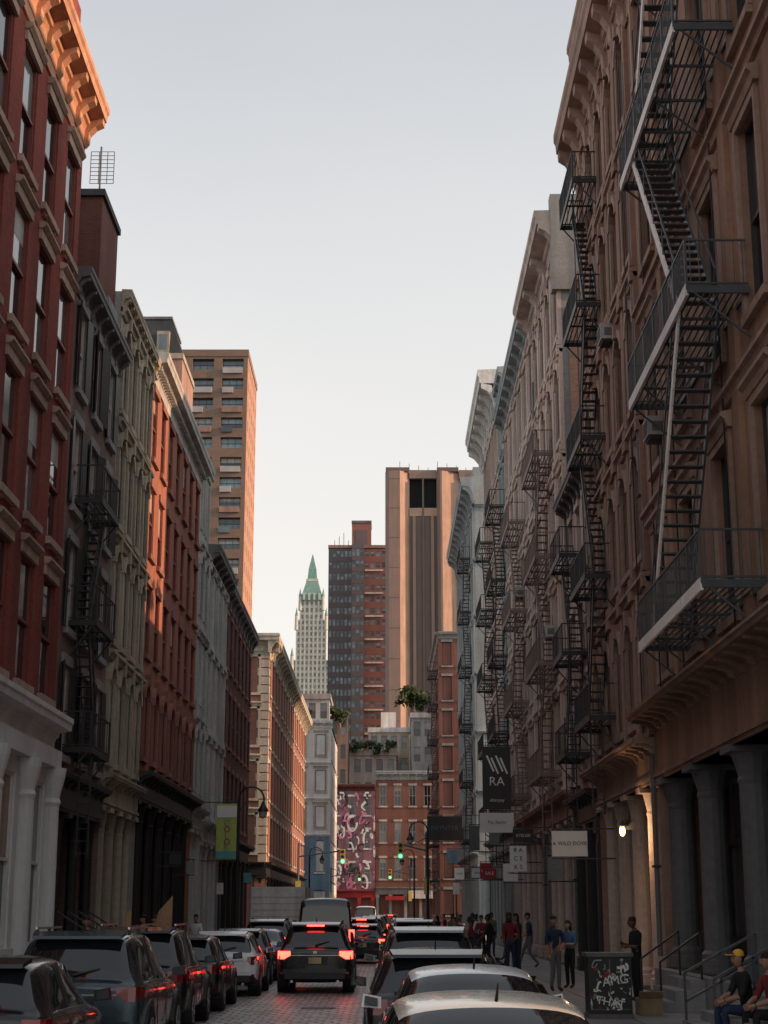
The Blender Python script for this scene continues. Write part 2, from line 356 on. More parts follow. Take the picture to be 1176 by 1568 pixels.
def storefront(b,f,s0,s1,z1,n,col='black',back='black',round_=True,depth=.8,rc=.2,z0=.12,ent=.9,entmat=None,glass='glass',co=.45,door_every=3):
    ze=z1-ent; entmat=entmat or col
    bw=(s1-s0)/n
    b.poly('shopfront',back,[f(s0,ze,0),f(s1,ze,0),f(s1,ze,-depth),f(s0,ze,-depth)],.5)
    b.poly('shopfront',back,[f(s0,z0+.02,0),f(s1,z0+.02,0),f(s1,z0+.02,-depth),f(s0,z0+.02,-depth)],.5)
    for i in range(n):
        a=s0+bw*i; c=a+bw; door=(i%door_every==door_every-1)
        nn=-depth-(.5 if door else 0)
        zb=z0+.1 if door else z0+.75
        b.fbox('shopfront',back,f,a,c,z0,zb,nn-.05,nn+.06)
        b.poly('shop_windows',glass,[f(a,zb,nn),f(c,zb,nn),f(c,ze,nn),f(a,ze,nn)])
        for x in (a+.04,(a+c)/2,c-.04): b.fbox('shopfront',back,f,x-.05,x+.05,zb,ze,nn-.01,nn+.08)
        zt=z0+2.7
        if zt<ze: b.fbox('shopfront',back,f,a,c,zt-.06,zt+.08,nn-.01,nn+.1)
        if door:
            for x in (a,c): b.poly('shopfront',back,[f(x,z0,-depth),f(x,ze,-depth),f(x,ze,nn),f(x,z0,nn)],.5)
    for i in range(n+1):
        x=s0+bw*i; x=min(max(x,s0+rc*1.3),s1-rc*1.3)
        if round_:
            P=f(x,0,-.12-rc); 
            b.lathe('columns',col,P[0],P[1],[(rc*1.35,z0),(rc*1.35,z0+.28),(rc*1.2,z0+.3),(rc*1.25,z0+.4),(rc,z0+.48),(rc*.95,ze-.7),(rc*1.05,ze-.62),(rc*.95,ze-.55),(rc*1.25,ze-.25),(rc*1.4,ze-.12)])
            b.fbox('columns',col,f,x-rc*1.5,x+rc*1.5,ze-.12,ze+.02,-.12-rc*2.5,.1)
        else:
            b.fbox('columns',col,f,x-rc,x+rc,z0+.4,ze-.4,-.4,.05); b.fbox('columns',col,f,x-rc*1.25,x+rc*1.25,z0,z0+.4,-.42,.1); b.fbox('columns',col,f,x-rc*1.25,x+rc*1.25,ze-.4,ze+.01,-.42,.12)
            b.fbox('columns',col,f,x-rc*.6,x+rc*.6,z0+.6,ze-.7,-.3,.08)
    b.fbox('entablature',entmat,f,s0,s1,ze,z1-.3,-depth,.06)
    b.fbox('entablature',entmat,f,s0,s1,ze+.08,ze+.16,.0,.11)
    cornice(b,f,s0,s1,z1-.35,.37,co,entmat,step=.8,bw=.1,part='entablature')

# ---------------------------------------------------------------- ground
g=Obj('ground'); g.poly('terrain','asphalt',[(-2500,-200,-.03),(2500,-200,-.03),(2500,4000,-.03),(-2500,4000,-.03)]); g.finish()
rd=Obj('road'); rd.poly('cobbles','road',[(-5.3,-20,0),(1.95,-20,0),(1.95,206,0),(-5.3,206,0)])
for y0,y1 in ((94.5,107.5),(160,171)):
    rd.poly('cross_street','asphalt',[(-60,y0,-.004),(60,y0,-.004),(60,y1,-.004),(-60,y1,-.004)])
for k in range(9):
    x=-4.9+k*.8; rd.poly('crosswalk','linep',[(x,90.5,.006),(x+.4,90.5,.006),(x+.4,93.5,.006),(x,93.5,.006)])
rd.cyl('manhole_cover','dkgrey',(-2.6,27,.002),(-2.6,27,.012),.38,seg=24); rd.cyl('manhole_cover','dkgrey',(-1.4,35,.002),(-1.4,35,.012),.38,seg=24)
rd.finish()
for nm,x0,x1,kx,yy in (('sidewalk',XL-.9,-5.45,(-5.45,-5.3),((-20,94),(108,160))),('sidewalk',2.1,XR+.9,(1.95,2.1),((-20,98),(108,135),(160,204)))):
    b=Obj(nm)
    for y0,y1 in yy:
        b.box('paving','side',x0,x1,y0,y1,-.05,.12); b.box('kerb','kerb',kx[0],kx[1],y0,y1,-.05,.124)
    b.finish()

# ---------------------------------------------------------------- left buildings
b=Obj('red_brick_building')
floor(b,fL,14,38,.12,5.7,8,'whitest',ww=.62,wb=.2,wt=.86,rec=.14,fr='whitest',mull=1,sill='whitest')
for i in range(8):
    c=15.5+3*i; b.fbox('shopfront','whitest',fL,c-.9,c+.9,.3,1.05,-.02,.05)
    for x in (c+1.5,):
        if x>37.9: x=37.7
        P=fL(x,0,.10); b.lathe('columns','whitest',P[0],P[1],[(.3,.12),(.3,.6),(.22,.7),(.2,4.4),(.24,4.5),(.2,4.6),(.32,5.1),(.34,5.3)],14)
b.fbox('shopfront','whitest',fL,14,38,5.3,5.72,-.02,.25)
cornice(b,fL,14,38,5.7,.8,.5,'whitest',step=0)
for k in range(4):
    z=6.5+3.72*k
    floor(b,fL,14,38,z,z+3.72,10,'red',ww=.54,wb=.1,wt=.86,sill='creamtrim',hood=None,lintel='creamtrim',fr='framer',rec=.13)
    bw=2.4
    for i in range(10):
        c=14+bw*(i+.5); zt=z+.86*3.72
        b.extr('trim','creamtrim',fL,[(-.01,zt+.24),(.1,zt+.24),(.18,zt+.32),(.18,zt+.38),(-.01,zt+.42)],c-.8,c+.8)
        for sg in (-1,1): b.extr('trim','redtrim',fL,[(-.01,z+.1),(.07,z+.12),(.1,z+.24),(-.01,z+.24)],c+sg*.55-.08,c+sg*.55+.08)
b.fbox('frieze','sunnycor',fL,14,38,21.38,21.7,-.02,.05)
cornice(b,fL,14,38,21.7,1.1,.66,'sunnycor',step=1.2,bw=.3)
b.fbox('parapet','red',fL,14,38,22.8,25.8,-.9,-.25)
shell(b,fL,14,38,22.75,14,'red'); b.finish()

b=Obj('brown_brick_building')
storefront(b,fL,38,44.8,5.3,3,col='black',back='black',rc=.15,co=.35)
for k in range(4):
    z=5.3+3.15*k
    floor(b,fL,38,44.8,z,z+3.15,3,'brown',ww=.42,wb=.14,wt=.86,sill='greyst',lintel='greyst',fr='frame',shut='black',rec=.14)
cornice(b,fL,38,44.8,17.6,.7,.4,'dkgrey',step=.9,bw=.12)
b.fbox('walls','brown',fL,38.01,44.79,17.88,18.2,-.3,-.01)
shell(b,fL,38,44.8,18.2,14,'brown'); 
b.box('roof_bulkhead','dkred',-11.5,-8.2,42,44.7,18.1,22.2); b.box('roof_bulkhead','roof',-11.6,-8.12,41.9,44.75,22.2,22.4)
b.box('roof_bulkhead','greyst',-11,-8.1,43.2,44.72,18.1,19.6)
b.finish()
a=Obj('rooftop_antenna')
a.cyl('mast','irongrey',(-8.5,43,22.4),(-8.5,43,24.3),.03)
for i in range(9): a.beam('grid','irongrey',(-8.8,43,23.1+i*.13),(-8.1,43,23.1+i*.13),.015)
for x in (-8.8,-8.55,-8.3,-8.1): a.beam('grid','irongrey',(x,43,23.1),(x,43,24.14),.02)
a.finish()

b=Obj('tan_stone_building')
storefront(b,fL,44.8,51.3,5.8,4,col='tan',back='black',rc=.18,co=.35)
for k in range(4):
    z=5.8+3.5*k
    floor(b,fL,44.8,51.3,z,z+3.5,4,'tan',ww=.52,wb=.12,wt=.88,arch=True,fr='frame',sill='tan',belt='tan',hood='tan',rec=.12)
cornice(b,fL,44.8,51.3,19.75,.7,.3,'tan',step=.7,bw=.15)
shell(b,fL,44.8,51.3,20.4,14,'greyst'); b.finish()

b=Obj('orange_brick_building')
storefront(b,fL,51.3,66,6.4,6,col='black',back='black',rc=.2,co=.55)
for k in range(4):
    z=6.4+3.4*k
    floor(b,fL,51.3,66,z,z+3.4,7,'orange',ww=.48,wb=.16,wt=.86,arch=(k==0),fr='framer',sill='redtrim',lintel=None if k==0 else 'redtrim',hood='redtrim' if k==0 else None,mull=0,rec=.12)
cornice(b,fL,51.3,66,19.8,1.0,.55,'pale',step=0)
for i in range(46): b.fbox('cornice','pale',fL,51.5+i*.315,51.63+i*.315,20.2,20.4,.0,.3)
shell(b,fL,51.3,66,20.75,14,'orange'); b.finish()

b=Obj('pale_stone_building')
storefront(b,fL,66,69.5,6.2,2,col='pale',back='black',rc=.2)
for k in range(4): floor(b,fL,66,69.5,6.2+3.75*k,9.95+3.75*k,2,'pale',ww=.5,arch=(k%2==0),fr='frameg',belt='pale',hood='pale',rec=.12)
cornice(b,fL,66,69.5,21.1,.5,.25,'pale'); shell(b,fL,66,69.5,21.6,14,'pale'); b.finish()
b=Obj('grey_cast_iron_building')
storefront(b,fL,69.5,77.7,5.8,4,col='pale',back='black',rc=.2)
for k in range(3): floor(b,fL,69.5,77.7,5.8+3.85*k,9.65+3.85*k,4,'pale',ww=.62,arch=True,fr='frameg',belt='pale',pil='pale',rec=.12)
cornice(b,fL,69.5,77.7,17.2,1.0,.6,'dkgrey',step=1.2); shell(b,fL,69.5,77.7,18.1,14,'greyst'); b.finish()
b=Obj('dark_red_brick_building')
storefront(b,fL,77.7,94,5.6,6,col='black',back='black',rc=.2)
for k in range(3): floor(b,fL,77.7,94,5.6+3.85*k,9.45+3.85*k,7,'dkred',ww=.42,fr='framed',sill='redtrim',lintel='redtrim',rec=.12)
cornice(b,fL,77.7,94,17.1,1.0,.45,'dkgrey',step=1.5); shell(b,fL,77.7,94,18.0,14,'dkred'); b.finish()

b=Obj('corner_brick_building')
f7=mkF(108)
storefront(b,fL,108,160,5.2,16,col='black',back='black',rc=.2,co=.45)
storefront(b,f7,-22,-8.02,5.2,5,col='black',back='black',rc=.2,co=.45)
for k in range(4):
    z=5.2+3.6*k
    floor(b,fL,108,160,z,z+3.6,16,'corner',ww=.4,fr='frame',sill='cream',lintel='cream')
    floor(b,f7,-22,-8,z,z+3.6,6,'corner',ww=.42,fr='frame',sill='cream',lintel='cream',hood='cream',arch=False,mull=1)
    for j in range(6):
        w=.75 if j%2 else .5; zz=z+j*.6
        b.box('quoins','cream',-8-w,-7.93,107.93,108+w,zz+.03,zz+.55)
cornice(b,fL,107.4,160,19.4,1.3,.75,'cream',step=2.0); cornice(b,f7,-22,-7.25,19.4,1.3,.75,'cream',step=2.0)
shell(b,fL,108.05,160,20.6,14,'corner'); b.finish()

# ---------------------------------------------------------------- right buildings
b=Obj('brownstone_fire_escape_building')
storefront(b,fR,10,37.5,6.5,7,col='dkgrey',back='black',rc=.3,z0=.75,ent=1.5,entmat='brownst2',depth=1.2,co=.75)
b.fbox('stoop','greyst',fR,20,37.4,.1,.75,-1.8,.3)
for k,h in enumerate((4.9,5.3,5.3,3.9)):
    z=6.5+[0,4.9,10.2,15.5][k]
    floor(b,fR,10,37.5,z,z+h,8,'brownst2',ww=.42,wb=.16,wt=.84,rec=.22,fr='framed',sill='browntrim',lintel='browntrim',hood='browntrim',glass='glass',belt='browntrim')
for y in (13.4,20.3,27.2,34.1): b.fbox('trim','brownst2',fR,y-.25,y+.25,6.6,25.4,-.02,.1)
cornice(b,fR,10,37.5,25.0,1.1,.5,'browntrim',step=1.7,bw=.35)
shell(b,fR,10,37.5,26,14,'brownst'); 
b.finish()

b=Obj('ornate_brownstone_building')
storefront(b,fR,37.5,48,6.0,4,col='pink',back='black',rc=.24,z0=.12,ent=1.0,entmat='browntrim',co=.6)
for k in range(5):
    z=6.0+4.0*k
    floor(b,fR,37.5,48,z,z+4.0,5,'brownst',ww=.56,wb=.16,wt=.82,rec=.2,arch=True,fr='framed',sill='browntrim',hood='browntrim',belt='browntrim',pil='brownst')
b.fbox('walls','brownst',fR,37.5,48,26,27,-.3,.0)
cornice(b,fR,37.5,48,25.4,1.9,.8,'browntrim',step=1.5,bw=.4)
cornice(b,fR,41.5,45,27.4,1.4,.65,'browntrim',step=1.2,bw=.3)
shell(b,fR,37.5,48,27.2,14,'brownst'); b.finish()

b=Obj('low_pink_building')
storefront(b,fR,48,54,5.6,2,col='black',back='black',round_=False,rc=.3)
for k in range(3): floor(b,fR,48,54,5.6+3.3*k,8.9+3.3*k,3,'pink',ww=.45,fr='framed',sill='pink',lintel='pink')
cornice(b,fR,48,54,15.3,.7,.5,'dkgrey',step=1.0); shell(b,fR,48,54,15.9,14,'pink'); b.finish()

b=Obj('pinkish_loft_building')
storefront(b,fR,54,64,6.0,4,col='beige',back='black',rc=.2,entmat='brownst')
for k in range(5): floor(b,fR,54,64,6+4.0*k,10+4.0*k,4,'pink',ww=.5,arch=(k>2),fr='framed',sill='beige',hood='pink',belt='beige',pil='pink')
cornice(b,fR,54,64,25.9,1.5,.9,'beige',step=3.2,bw=.5); shell(b,fR,54,64,27.2,14,'beige','greyst')
b.box('side_brick','brown',XR+.25,XR+3.0,53.9,53.98,15.9,23.6)
b.box('side_stucco','greyst',XR-.3,XR+2.2,53.85,54.4,24.2,28.0); b.finish()

b=Obj('beige_loft_building')
storefront(b,fR,64,80,6.0,6,col='beige',back='black',rc=.2,entmat='brownst')
for k in range(5): floor(b,fR,64,80,6+4.1*k,10.1+4.1*k,6,'beige',ww=.5,fr='framed',sill='beige',hood='pink',belt='pink',pil='beige')
cornice(b,fR,64,80,26.4,1.2,.7,'bluegrey',step=1.5); shell(b,fR,64,80,27.5,14,'beige'); b.finish()
b=Obj('grey_loft_building')
storefront(b,fR,80,85,6.0,2,col='greyst',back='black',rc=.2)
for k in range(6): floor(b,fR,80,85,6+4.0*k,10+4.0*k,2,'bluegrey',ww=.5,fr='framed',hood='bluegrey')
cornice(b,fR,80,85,29.6,.9,.4,'bluegrey',step=1.5); shell(b,fR,80,85,30.4,14,'bluegrey'); b.finish()
b=Obj('white_cornice_building')
storefront(b,fR,85,98,6.0,5,col='greyst',back='black',rc=.2)
for k in range(6): floor(b,fR,85,98,6+4.0*k,10+4.0*k,5,'beige',ww=.5,fr='framed',hood='pink',belt='white')
cornice(b,fR,84.2,98,29.6,2.2,1.2,'white',step=1.9,bw=.3); shell(b,fR,85,98,31.6,14,'bluegrey'); b.finish()
b=Obj('blue_grey_cast_iron_building')
storefront(b,fR,110,135,6.0,8,col='bluegrey',back='black',rc=.2)
f9=mkF(110)
for k in range(6): 
    floor(b,fR,110,135,6+4.1*k,10.1+4.1*k,9,'bluegrey',ww=.6,arch=True,fr='framed',belt='bluegrey',pil='bluegrey')
    floor(b,f9,6.5,18,6+4.1*k,10.1+4.1*k,4,'bluegrey',ww=.5,fr='framed',belt='bluegrey')
cornice(b,fR,109,135,30.6,1.8,1.0,'bluegrey',step=1.9); shell(b,fR,110.1,135,32,14,'bluegrey')
for i in range(3): b.fbox('dormers','bluegrey',fR,112+i*8,114+i*8,32,34,-1.2,-.1)
b.finish()
b=Obj('brick_corner_building')
f6=mkR(5.6); f6f=mkF(160)
for k in range(8):
    z=1+3.55*k
    floor(b,f6,160,185,z,z+3.55,7,'brickfar',ww=.45,fr='framed',lintel='greyst',sill='greyst')
    floor(b,f6f,5.6,16,z,z+3.55,6,'brickfar',ww=.55,fr='framed',glass='glassb',lintel='greyst',sill='greyst')
cornice(b,f6,160,185,29.3,.7,.4,'greyst',step=0); cornice(b,f6f,5.6,16,29.3,.7,.4,'greyst',step=0)
shell(b,f6,160.1,185,29.9,12,'brickfar'); b.finish()

# ---------------------------------------------------------------- end of the street
b=Obj('white_corner_house'); ff=mkF(172)
floor(b,ff,-10.2,-5.8,0.1,5.2,2,'bluepaint',ww=.6,wt=.8,fr='frame'); floor(b,ff,-10.2,-5.8,5.2,10.0,2,'bluepaint',ww=.4,fr='frame',sill='white',belt='white')
for k in range(3): floor(b,ff,-10.2,-5.8,10+3.85*k,13.85+3.85*k,2,'white',ww=.5,wb=.2,wt=.8,fr='framed',sill='cream',hood='cream',belt='white')
cornice(b,ff,-10.4,-5.6,21.4,.9,.7,'white',step=.8,bw=.14)
f8=mkLx(-5.8)
for k in range(5): floor(b,f8,172.05,196,.1+4.3*k,4.4+4.3*k,7,'white',ww=.4,fr='framed',sill='cream')
shell(b,f8,172.1,196,22.2,4.3,'white'); b.finish()
b=Obj('graffiti_building'); ff=mkF(206)
storefront(b,ff,-7.2,-1.15,4.6,3,col='redp',back='black',round_=False)
for k in range(3): floor(b,ff,-7.2,-1.15,4.6+4.2*k,8.8+4.2*k,3,'graff',ww=.38,fr='frame',lintel='white',sill='white',wb=.25,wt=.82)
cornice(b,ff,-7.2,-1.15,17.2,.8,.5,'dkred',step=.9)
b.box('bulk','brickfar',-7.2,-1.15,206.5,220,0,17.8)
def scribble(b,RR,yy,x0,x1,z0,z1,n,r0,r1,w0,w1,mats,dy=.0015):
    for i in range(n):
        cx=RR.uniform(x0,x1); cz=RR.uniform(z0,z1); r=RR.uniform(r0,r1); a0=RR.uniform(0,6.28); sw=RR.uniform(.4,5)*RR.choice((-1,1)); wd=RR.uniform(w0,w1)
        mt=RR.choice(mats); N=16; prev=None; y=yy-i*dy
        for j in range(N+1):
            t=j/N; rr=r*(1-.6*t); an=a0+sw*t; x=min(x1,max(x0,cx+rr*math.cos(an)+t*r*1.6*math.cos(a0))); z=min(z1,max(z0,cz+rr*1.1*math.sin(an)+.2*r*math.sin(t*9)))
            o=(math.cos(an)*wd,math.sin(an)*wd+wd*.3)
            cur=((x-o[0],y,z-o[1]),(x+o[0],y,z+o[1]))
            if prev: b.poly('mural',mt,[prev[0],prev[1],cur[1],cur[0]],.5)
            prev=cur
scribble(b,random.Random(5),205.86,-7.05,-1.25,4.8,16.9,95,.3,1.1,.07,.15,('signw','signw','signw','pinkp','black','black','pinkp'))
b.finish()
b=Obj('red_brick_row_building')
storefront(b,ff,-1.1,8.5,5,5,col='greyst',back='greyst',round_=False)
for k in range(3): floor(b,ff,-1.1,8.5,5+4.6*k,9.6+4.6*k,5,'brickfar',ww=.45,wb=.22,wt=.8,fr='frame',lintel='cream',sill='cream',mull=1)
cornice(b,ff,-1.1,8.5,18.6,1.1,.7,'bluegrey',step=1.0); b.box('bulk','brickfar',-1.1,8.5,206.5,220,0,19.6)
b.box('shop_awning','redp',.2,2.6,205,205.9,3.4,3.9); b.box('shop_awning','white',3.2,6.2,205,205.9,3.6,4.6)
b.finish()
def block(name,x0,x1,y,z0,z1,nb,h,wall,glass='glassf',ww=.6,depth=15,fr=None,side=True,cor=None):
    b=Obj(name); f=mkF(y); n=max(1,int(round((z1-z0)/h))); h=(z1-z0)/n
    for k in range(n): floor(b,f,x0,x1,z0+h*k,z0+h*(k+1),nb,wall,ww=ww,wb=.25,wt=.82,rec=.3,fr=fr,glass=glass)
    b.box('bulk',wall,x0+.02,x1-.02,y+.5,y+depth,0,z1-.1)
    if cor: b.box('parapet',cor,x0-.2,x1+.2,y-.3,y+depth+.2,z1-.1,z1+.7)
    return b
b=block('beige_terrace_building',-7,2,255,8,26.5,5,3.5,'beige',cor='cream')
for i in range(15): b.beam('roof_rail','irongrey',(-6.9+i*.62,254.8,27.2),(-6.9+i*.62,254.8,28.3),.05)
b.beam('roof_rail','irongrey',(-6.9,254.8,28.3),(1.9,254.8,28.3),.07); b.finish()
b=block('cream_penthouse_building',-2.5,4.2,262,20,31,4,3.6,'cream',cor='white'); b.box('penthouse','white',-.5,2,264,270,31,34.5); b.finish()
block('grey_terrace_building',4.4,9.5,250,8,32,3,4,'bluegrey',cor='white').finish()
block('tan_brick_block',-9.5,-5.6,240,5,31,3,3.6,'brown').finish()
block('pale_rear_building',-15,-8.2,235,5,33,4,3.8,'bluegrey',cor='greyst').finish()
block('brown_rear_building',9,22,240,5,36,6,3.6,'brownst').finish()

# towers
b=Obj('brown_apartment_tower'); f=mkF(220)
fside=mkLx(-20.2)
n=27; h=82/n
for k in range(n):
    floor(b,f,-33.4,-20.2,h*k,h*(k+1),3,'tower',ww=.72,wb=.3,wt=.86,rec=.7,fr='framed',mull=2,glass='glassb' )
    for i in range(3):
        c=-33.4+4.4*(i+.5); q=(k*7+i*3)%5
        if q: b.fbox('balcony_panels','towlt' if q in(1,3) else 'glassb' if q==2 else 'brownst',f,c-1.5,c+(.1 if q<3 else 1.4),h*k+.1*h,h*k+.38*h,-.02,.3)
    floor(b,fside,220,236,h*k,h*(k+1),5,'towsun',ww=.4,wb=.3,wt=.8,rec=.3,fr=None,glass='glassf')
b.box('bulk','tower',-36,-20.22,220.95,235.9,0,81.9); b.box('bulk','tower',-42,-33.4,220,236,0,80)
b.box('parapet','tower',-36,-20.1,219.9,236.1,81.95,83); b.box('rooftop','greyst',-25,-22,224,228,83,84.2); b.box('rooftop','dkred',-23.5,-21,226,231,83,85)
b.finish()
b=Obj('mansard_penthouse_building')
b.box('walls','brownst',-24,-17.7,130,138,15,49); b.box('trim','tan',-24.1,-17.6,129.85,138.1,49,49.5)
b.hexa('roof','slateroof',[(-24,130,49.5),(-17.7,130,49.5),(-17.7,138,49.5),(-24,138,49.5),(-24,130.8,53),(-18.9,130.8,53),(-18.9,137,53),(-24,137,53)])
b.box('roof','dkgrey',-24.1,-18.8,130.7,137.1,53,53.25)
f=mkF(130)
for x in (-22.4,-20.0):
    b.box('dormers','tan',x,x+1.1,129.95,131,49.6,51.6); b.box('dormers','glassb',x+.2,x+.9,129.92,129.96,49.9,51.3)
for k in range(4):
    for x in (-22.6,-20.2): 
        b.fbox('windows','glassb',f,x,x+1.0,37.0+k*3,38.9+k*3,0,.04); b.fbox('trim','tan',f,x-.1,x+1.1,36.7+k*3,36.98+k*3,0,.1)
b.finish()
b=Obj('glass_and_brick_tower'); f=mkF(400); n=31; h=94/n
for k in range(n):
    floor(b,f,-14.5,-8.4,h*k,h*(k+1),6,'slate',ww=.66,wb=.3,wt=.85,rec=.2,fr=None,glass='glassb')
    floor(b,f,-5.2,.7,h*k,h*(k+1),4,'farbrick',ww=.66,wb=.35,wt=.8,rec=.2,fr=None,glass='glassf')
    floor(b,mkF(398),-8.4,-5.2,h*k,h*(k+1),3,'slate',ww=.7,wb=.25,wt=.85,rec=.2,fr=None,glass='glassb')
    b.fbox('balconies','white',f,-5.0,-.2,h*k+.1,h*k+.5,0,.3) if k%2 else None
b.box('bulk','slate',-14.4,.6,400.4,420,0,94.2); b.box('bulk','slate',-8.38,-5.22,398.5,400.4,0,95)
b.box('parapet','brownst',-14.6,.8,399.8,420.2,94.2,95)
b.box('rooftop','farbrick',-8.5,-3.4,404,412,95,102); b.box('rooftop','dkgrey',-8.6,-3.3,403.8,412.2,102,102.6)
b.box('rooftop','slate',-7.4,-4.5,403.9,404,96,100)
for i in range(5): b.cyl('aerials','irongrey',(-13+i*1.2,403,95),(-13+i*1.2,403,97+i%3),.08)
b.finish()
b=Obj('windowless_concrete_tower')
b.box('core','brut2',1.0,40,353,385,0,101)
for x0,x1,ch in ((.3,5.9,2.2),(12.2,17.4,4.0),(23.5,29,2)):
    def pr(z): return [(x0,351,z),(x0+.8,349.5,z),(x1-ch,349.5,z),(x1,351.0+ch*.15,z),(x1,353.2,z),(x0,353.2,z)]
    lo_,hi=pr(0),pr(101)
    for i in range(6): b.poly('piers','brutsun' if i==2 else 'brut',[lo_[i],lo_[(i+1)%6],hi[(i+1)%6],hi[i]],.5)
    b.poly('piers','brut',hi,.5)
    b.box('piers','brut2',x0+.1,x1-.1,350.2,353.1,101.02,102)
for x0,x1 in ((5.9,12.2),(17.4,23.5)):
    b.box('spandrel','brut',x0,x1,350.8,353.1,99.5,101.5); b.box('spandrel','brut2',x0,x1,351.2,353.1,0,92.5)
    b.box('spandrel','brutsun',x0,x1,351.0,353.0,90.5,92.45)
    for i in range(3): 
        c=x0+(x1-x0)*(i+.5)/3; b.box('ribs','brut',c-.35,c+.35,350.6,351.3,0,90.4) if i!=1 else b.box('ribs','brut2',c-.2,c+.2,350.85,351.3,0,99.6)
    b.box('opening_shade','shade',x0,x1,352.2,353.05,92.5,99.5)  # plain black slab paints the darkness inside the openings
for z in range(8,100,7): b.box('panel_joints','brut2',1.2,3.6,349.47,349.49,z,z+.15)
for i in range(9): b.cyl('aerials','irongrey',(1.5+i*2.2,352,101.5),(1.5+i*2.2,352,102.4+(i*7%4)*.5),.07)
b.finish()
b=Obj('gothic_skyscraper'); Y=1200
def tier(x0,x1,y,z0,z1,nb,h):
    f=mkF(y); n=int((z1-z0)/h); h=(z1-z0)/n
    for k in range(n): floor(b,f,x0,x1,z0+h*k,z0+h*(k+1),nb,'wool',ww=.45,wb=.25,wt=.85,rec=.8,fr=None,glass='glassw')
    b.box('bulk','wool',x0,x1,y+1,y+(x1-x0),z0-1,z1)
    for i in range(nb+1):
        x=x0+(x1-x0)*i/nb; b.box('ribs','wool',x-.4,x+.4,y-.8,y+.2,z0,z1+1.5)
    for x in (x0,x1):
        b.cyl('turrets','wool',(x,y,z1-8),(x,y,z1+3),1.6,1.3,8); b.cyl('turrets','green',(x,y,z1+3),(x,y,z1+10),1.4,.05,8)
tier(-71,-42,1200,60,190,9,4.5); tier(-68,-45,1203,190,222,7,4.5); tier(-65.5,-47.5,1206,222,238,5,4.2)
c=-56.5
def pyr(w0,w1,z0,z1,mt,yc=1214):
    b.hexa('spire',mt,[(c-w0,yc-w0,z0),(c+w0,yc-w0,z0),(c+w0,yc+w0,z0),(c-w0,yc+w0,z0),(c-w1,yc-w1,z1),(c+w1,yc-w1,z1),(c+w1,yc+w1,z1),(c-w1,yc+w1,z1)])
pyr(9.2,4.6,238,254,'green'); pyr(4.8,4.8,254,256,'wool'); pyr(3.8,3.0,256,264,'green'); pyr(3.1,.1,264,277,'green')
for q in (-6,-2,2,6): b.box('spire','wool',c+q-.8,c+q+.8,1203.5,1206,238,243.5)
b.finish()

# ---------------------------------------------------------------- fire escapes
def fire_escape(name,f,y0,y1,levels,prot=.95,mat='iron',edge=None,bal=.14,flip=False,drop=True,stair_n=(.12,.62),eh=.16):
    b=Obj(name); edge=edge or mat
    for li,z in enumerate(levels):
        b.beam('platform',edge,f(y0,z,prot),f(y1,z,prot),.05,eh)
        b.beam('platform',mat,f(y0,z,.02),f(y1,z,.02),.05,.1)
        for yy in (y0,y1): b.beam('platform',mat,f(yy,z,0),f(yy,z,prot),.05,.14)
        k=int(prot/.12)
        for i in range(1,k): b.beam('platform',mat,f(y0,z+.02,prot*i/k),f(y1,z+.02,prot*i/k),.035,.02)
        m=max(2,int((y1-y0)/1.2))
        for i in range(m+1):
            yy=y0+(y1-y0)*i/m
            b.beam('platform',mat,f(yy,z-.04,0),f(yy,z-.04,prot),.04,.05)
            if i in (0,m) or i%2==0: b.beam('brackets',mat,f(yy,z-.9,0.01),f(yy,z-.05,prot*.9),.035)
        hr=.95
        for zz in (z+hr,z+.12): 
            b.beam('railing',mat,f(y0,zz,prot),f(y1,zz,prot),.035)
            for yy in (y0,y1): b.beam('railing',mat,f(yy,zz,0),f(yy,zz,prot),.035)
        nb=int((y1-y0)/bal)
        for i in range(nb+1):
            yy=y0+(y1-y0)*i/nb; w=.04 if i%8==0 else .016
            b.beam('railing',mat,f(yy,z,prot),f(yy,z+hr,prot),w)
        nb=int(prot/bal)
        for yy in (y0,y1):
            for i in range(nb): b.beam('railing',mat,f(yy,z,prot*(i+.5)/nb),f(yy,z+hr,prot*(i+.5)/nb),.016)
        if li<len(levels)-1:
            z2=levels[li+1]; fl=flip^(li%2==1)
            L=(y1-y0); a=y0+.16*L; c=y1-.2*L
            ya,yb=(a,c) if fl else (c,a)
            n0,n1=prot*stair_n[0],prot*stair_n[1]
            for nn,mt in ((n0,mat),(n1,edge)):
                b.beam('stairs',mt,f(ya,z,nn),f(yb,z2,nn),.04,.16)
                b.beam('stairs',mat,f(ya,z+.85,nn),f(yb,z2+.85,nn),.03)
                for j in range(5): 
                    q=(j+.5)/5; yy=ya+(yb-ya)*q; zz=z+(z2-z)*q; b.beam('stairs',mat,f(yy,zz,nn),f(yy,zz+.85,nn),.02)
            ns=int((z2-z)/.24)
            for j in range(1,ns):
                q=j/ns; yy=ya+(yb-ya)*q; zz=z+(z2-z)*q
                b.beam('stairs',mat,f(yy-.0,zz,(n0+.0)),f(yy,zz,n1),.2,.03)
    if drop:
        z=levels[0]; yy=y0+.6
        for nn in (prot*.5,prot*.9): b.beam('drop_ladder',mat,f(yy,z-2.6,nn),f(yy,z+1.2,nn),.04)
        for j in range(12): b.beam('drop_ladder',mat,f(yy,z-2.5+j*.3,prot*.5),f(yy,z-2.5+j*.3,prot*.9),.025)
    b.finish()
fire_escape('fire_escape',fR,26.1,32.8,[7.4,12.75,18.0,23.2],prot=1.1,mat='irongrey',edge='ironglare',flip=False,stair_n=(.3,.95),drop=False,eh=.22)
fire_escape('fire_escape',fR,43.4,46.8,[7.2,11.2,15.3,19.4,23.4],prot=.8,mat='iron')
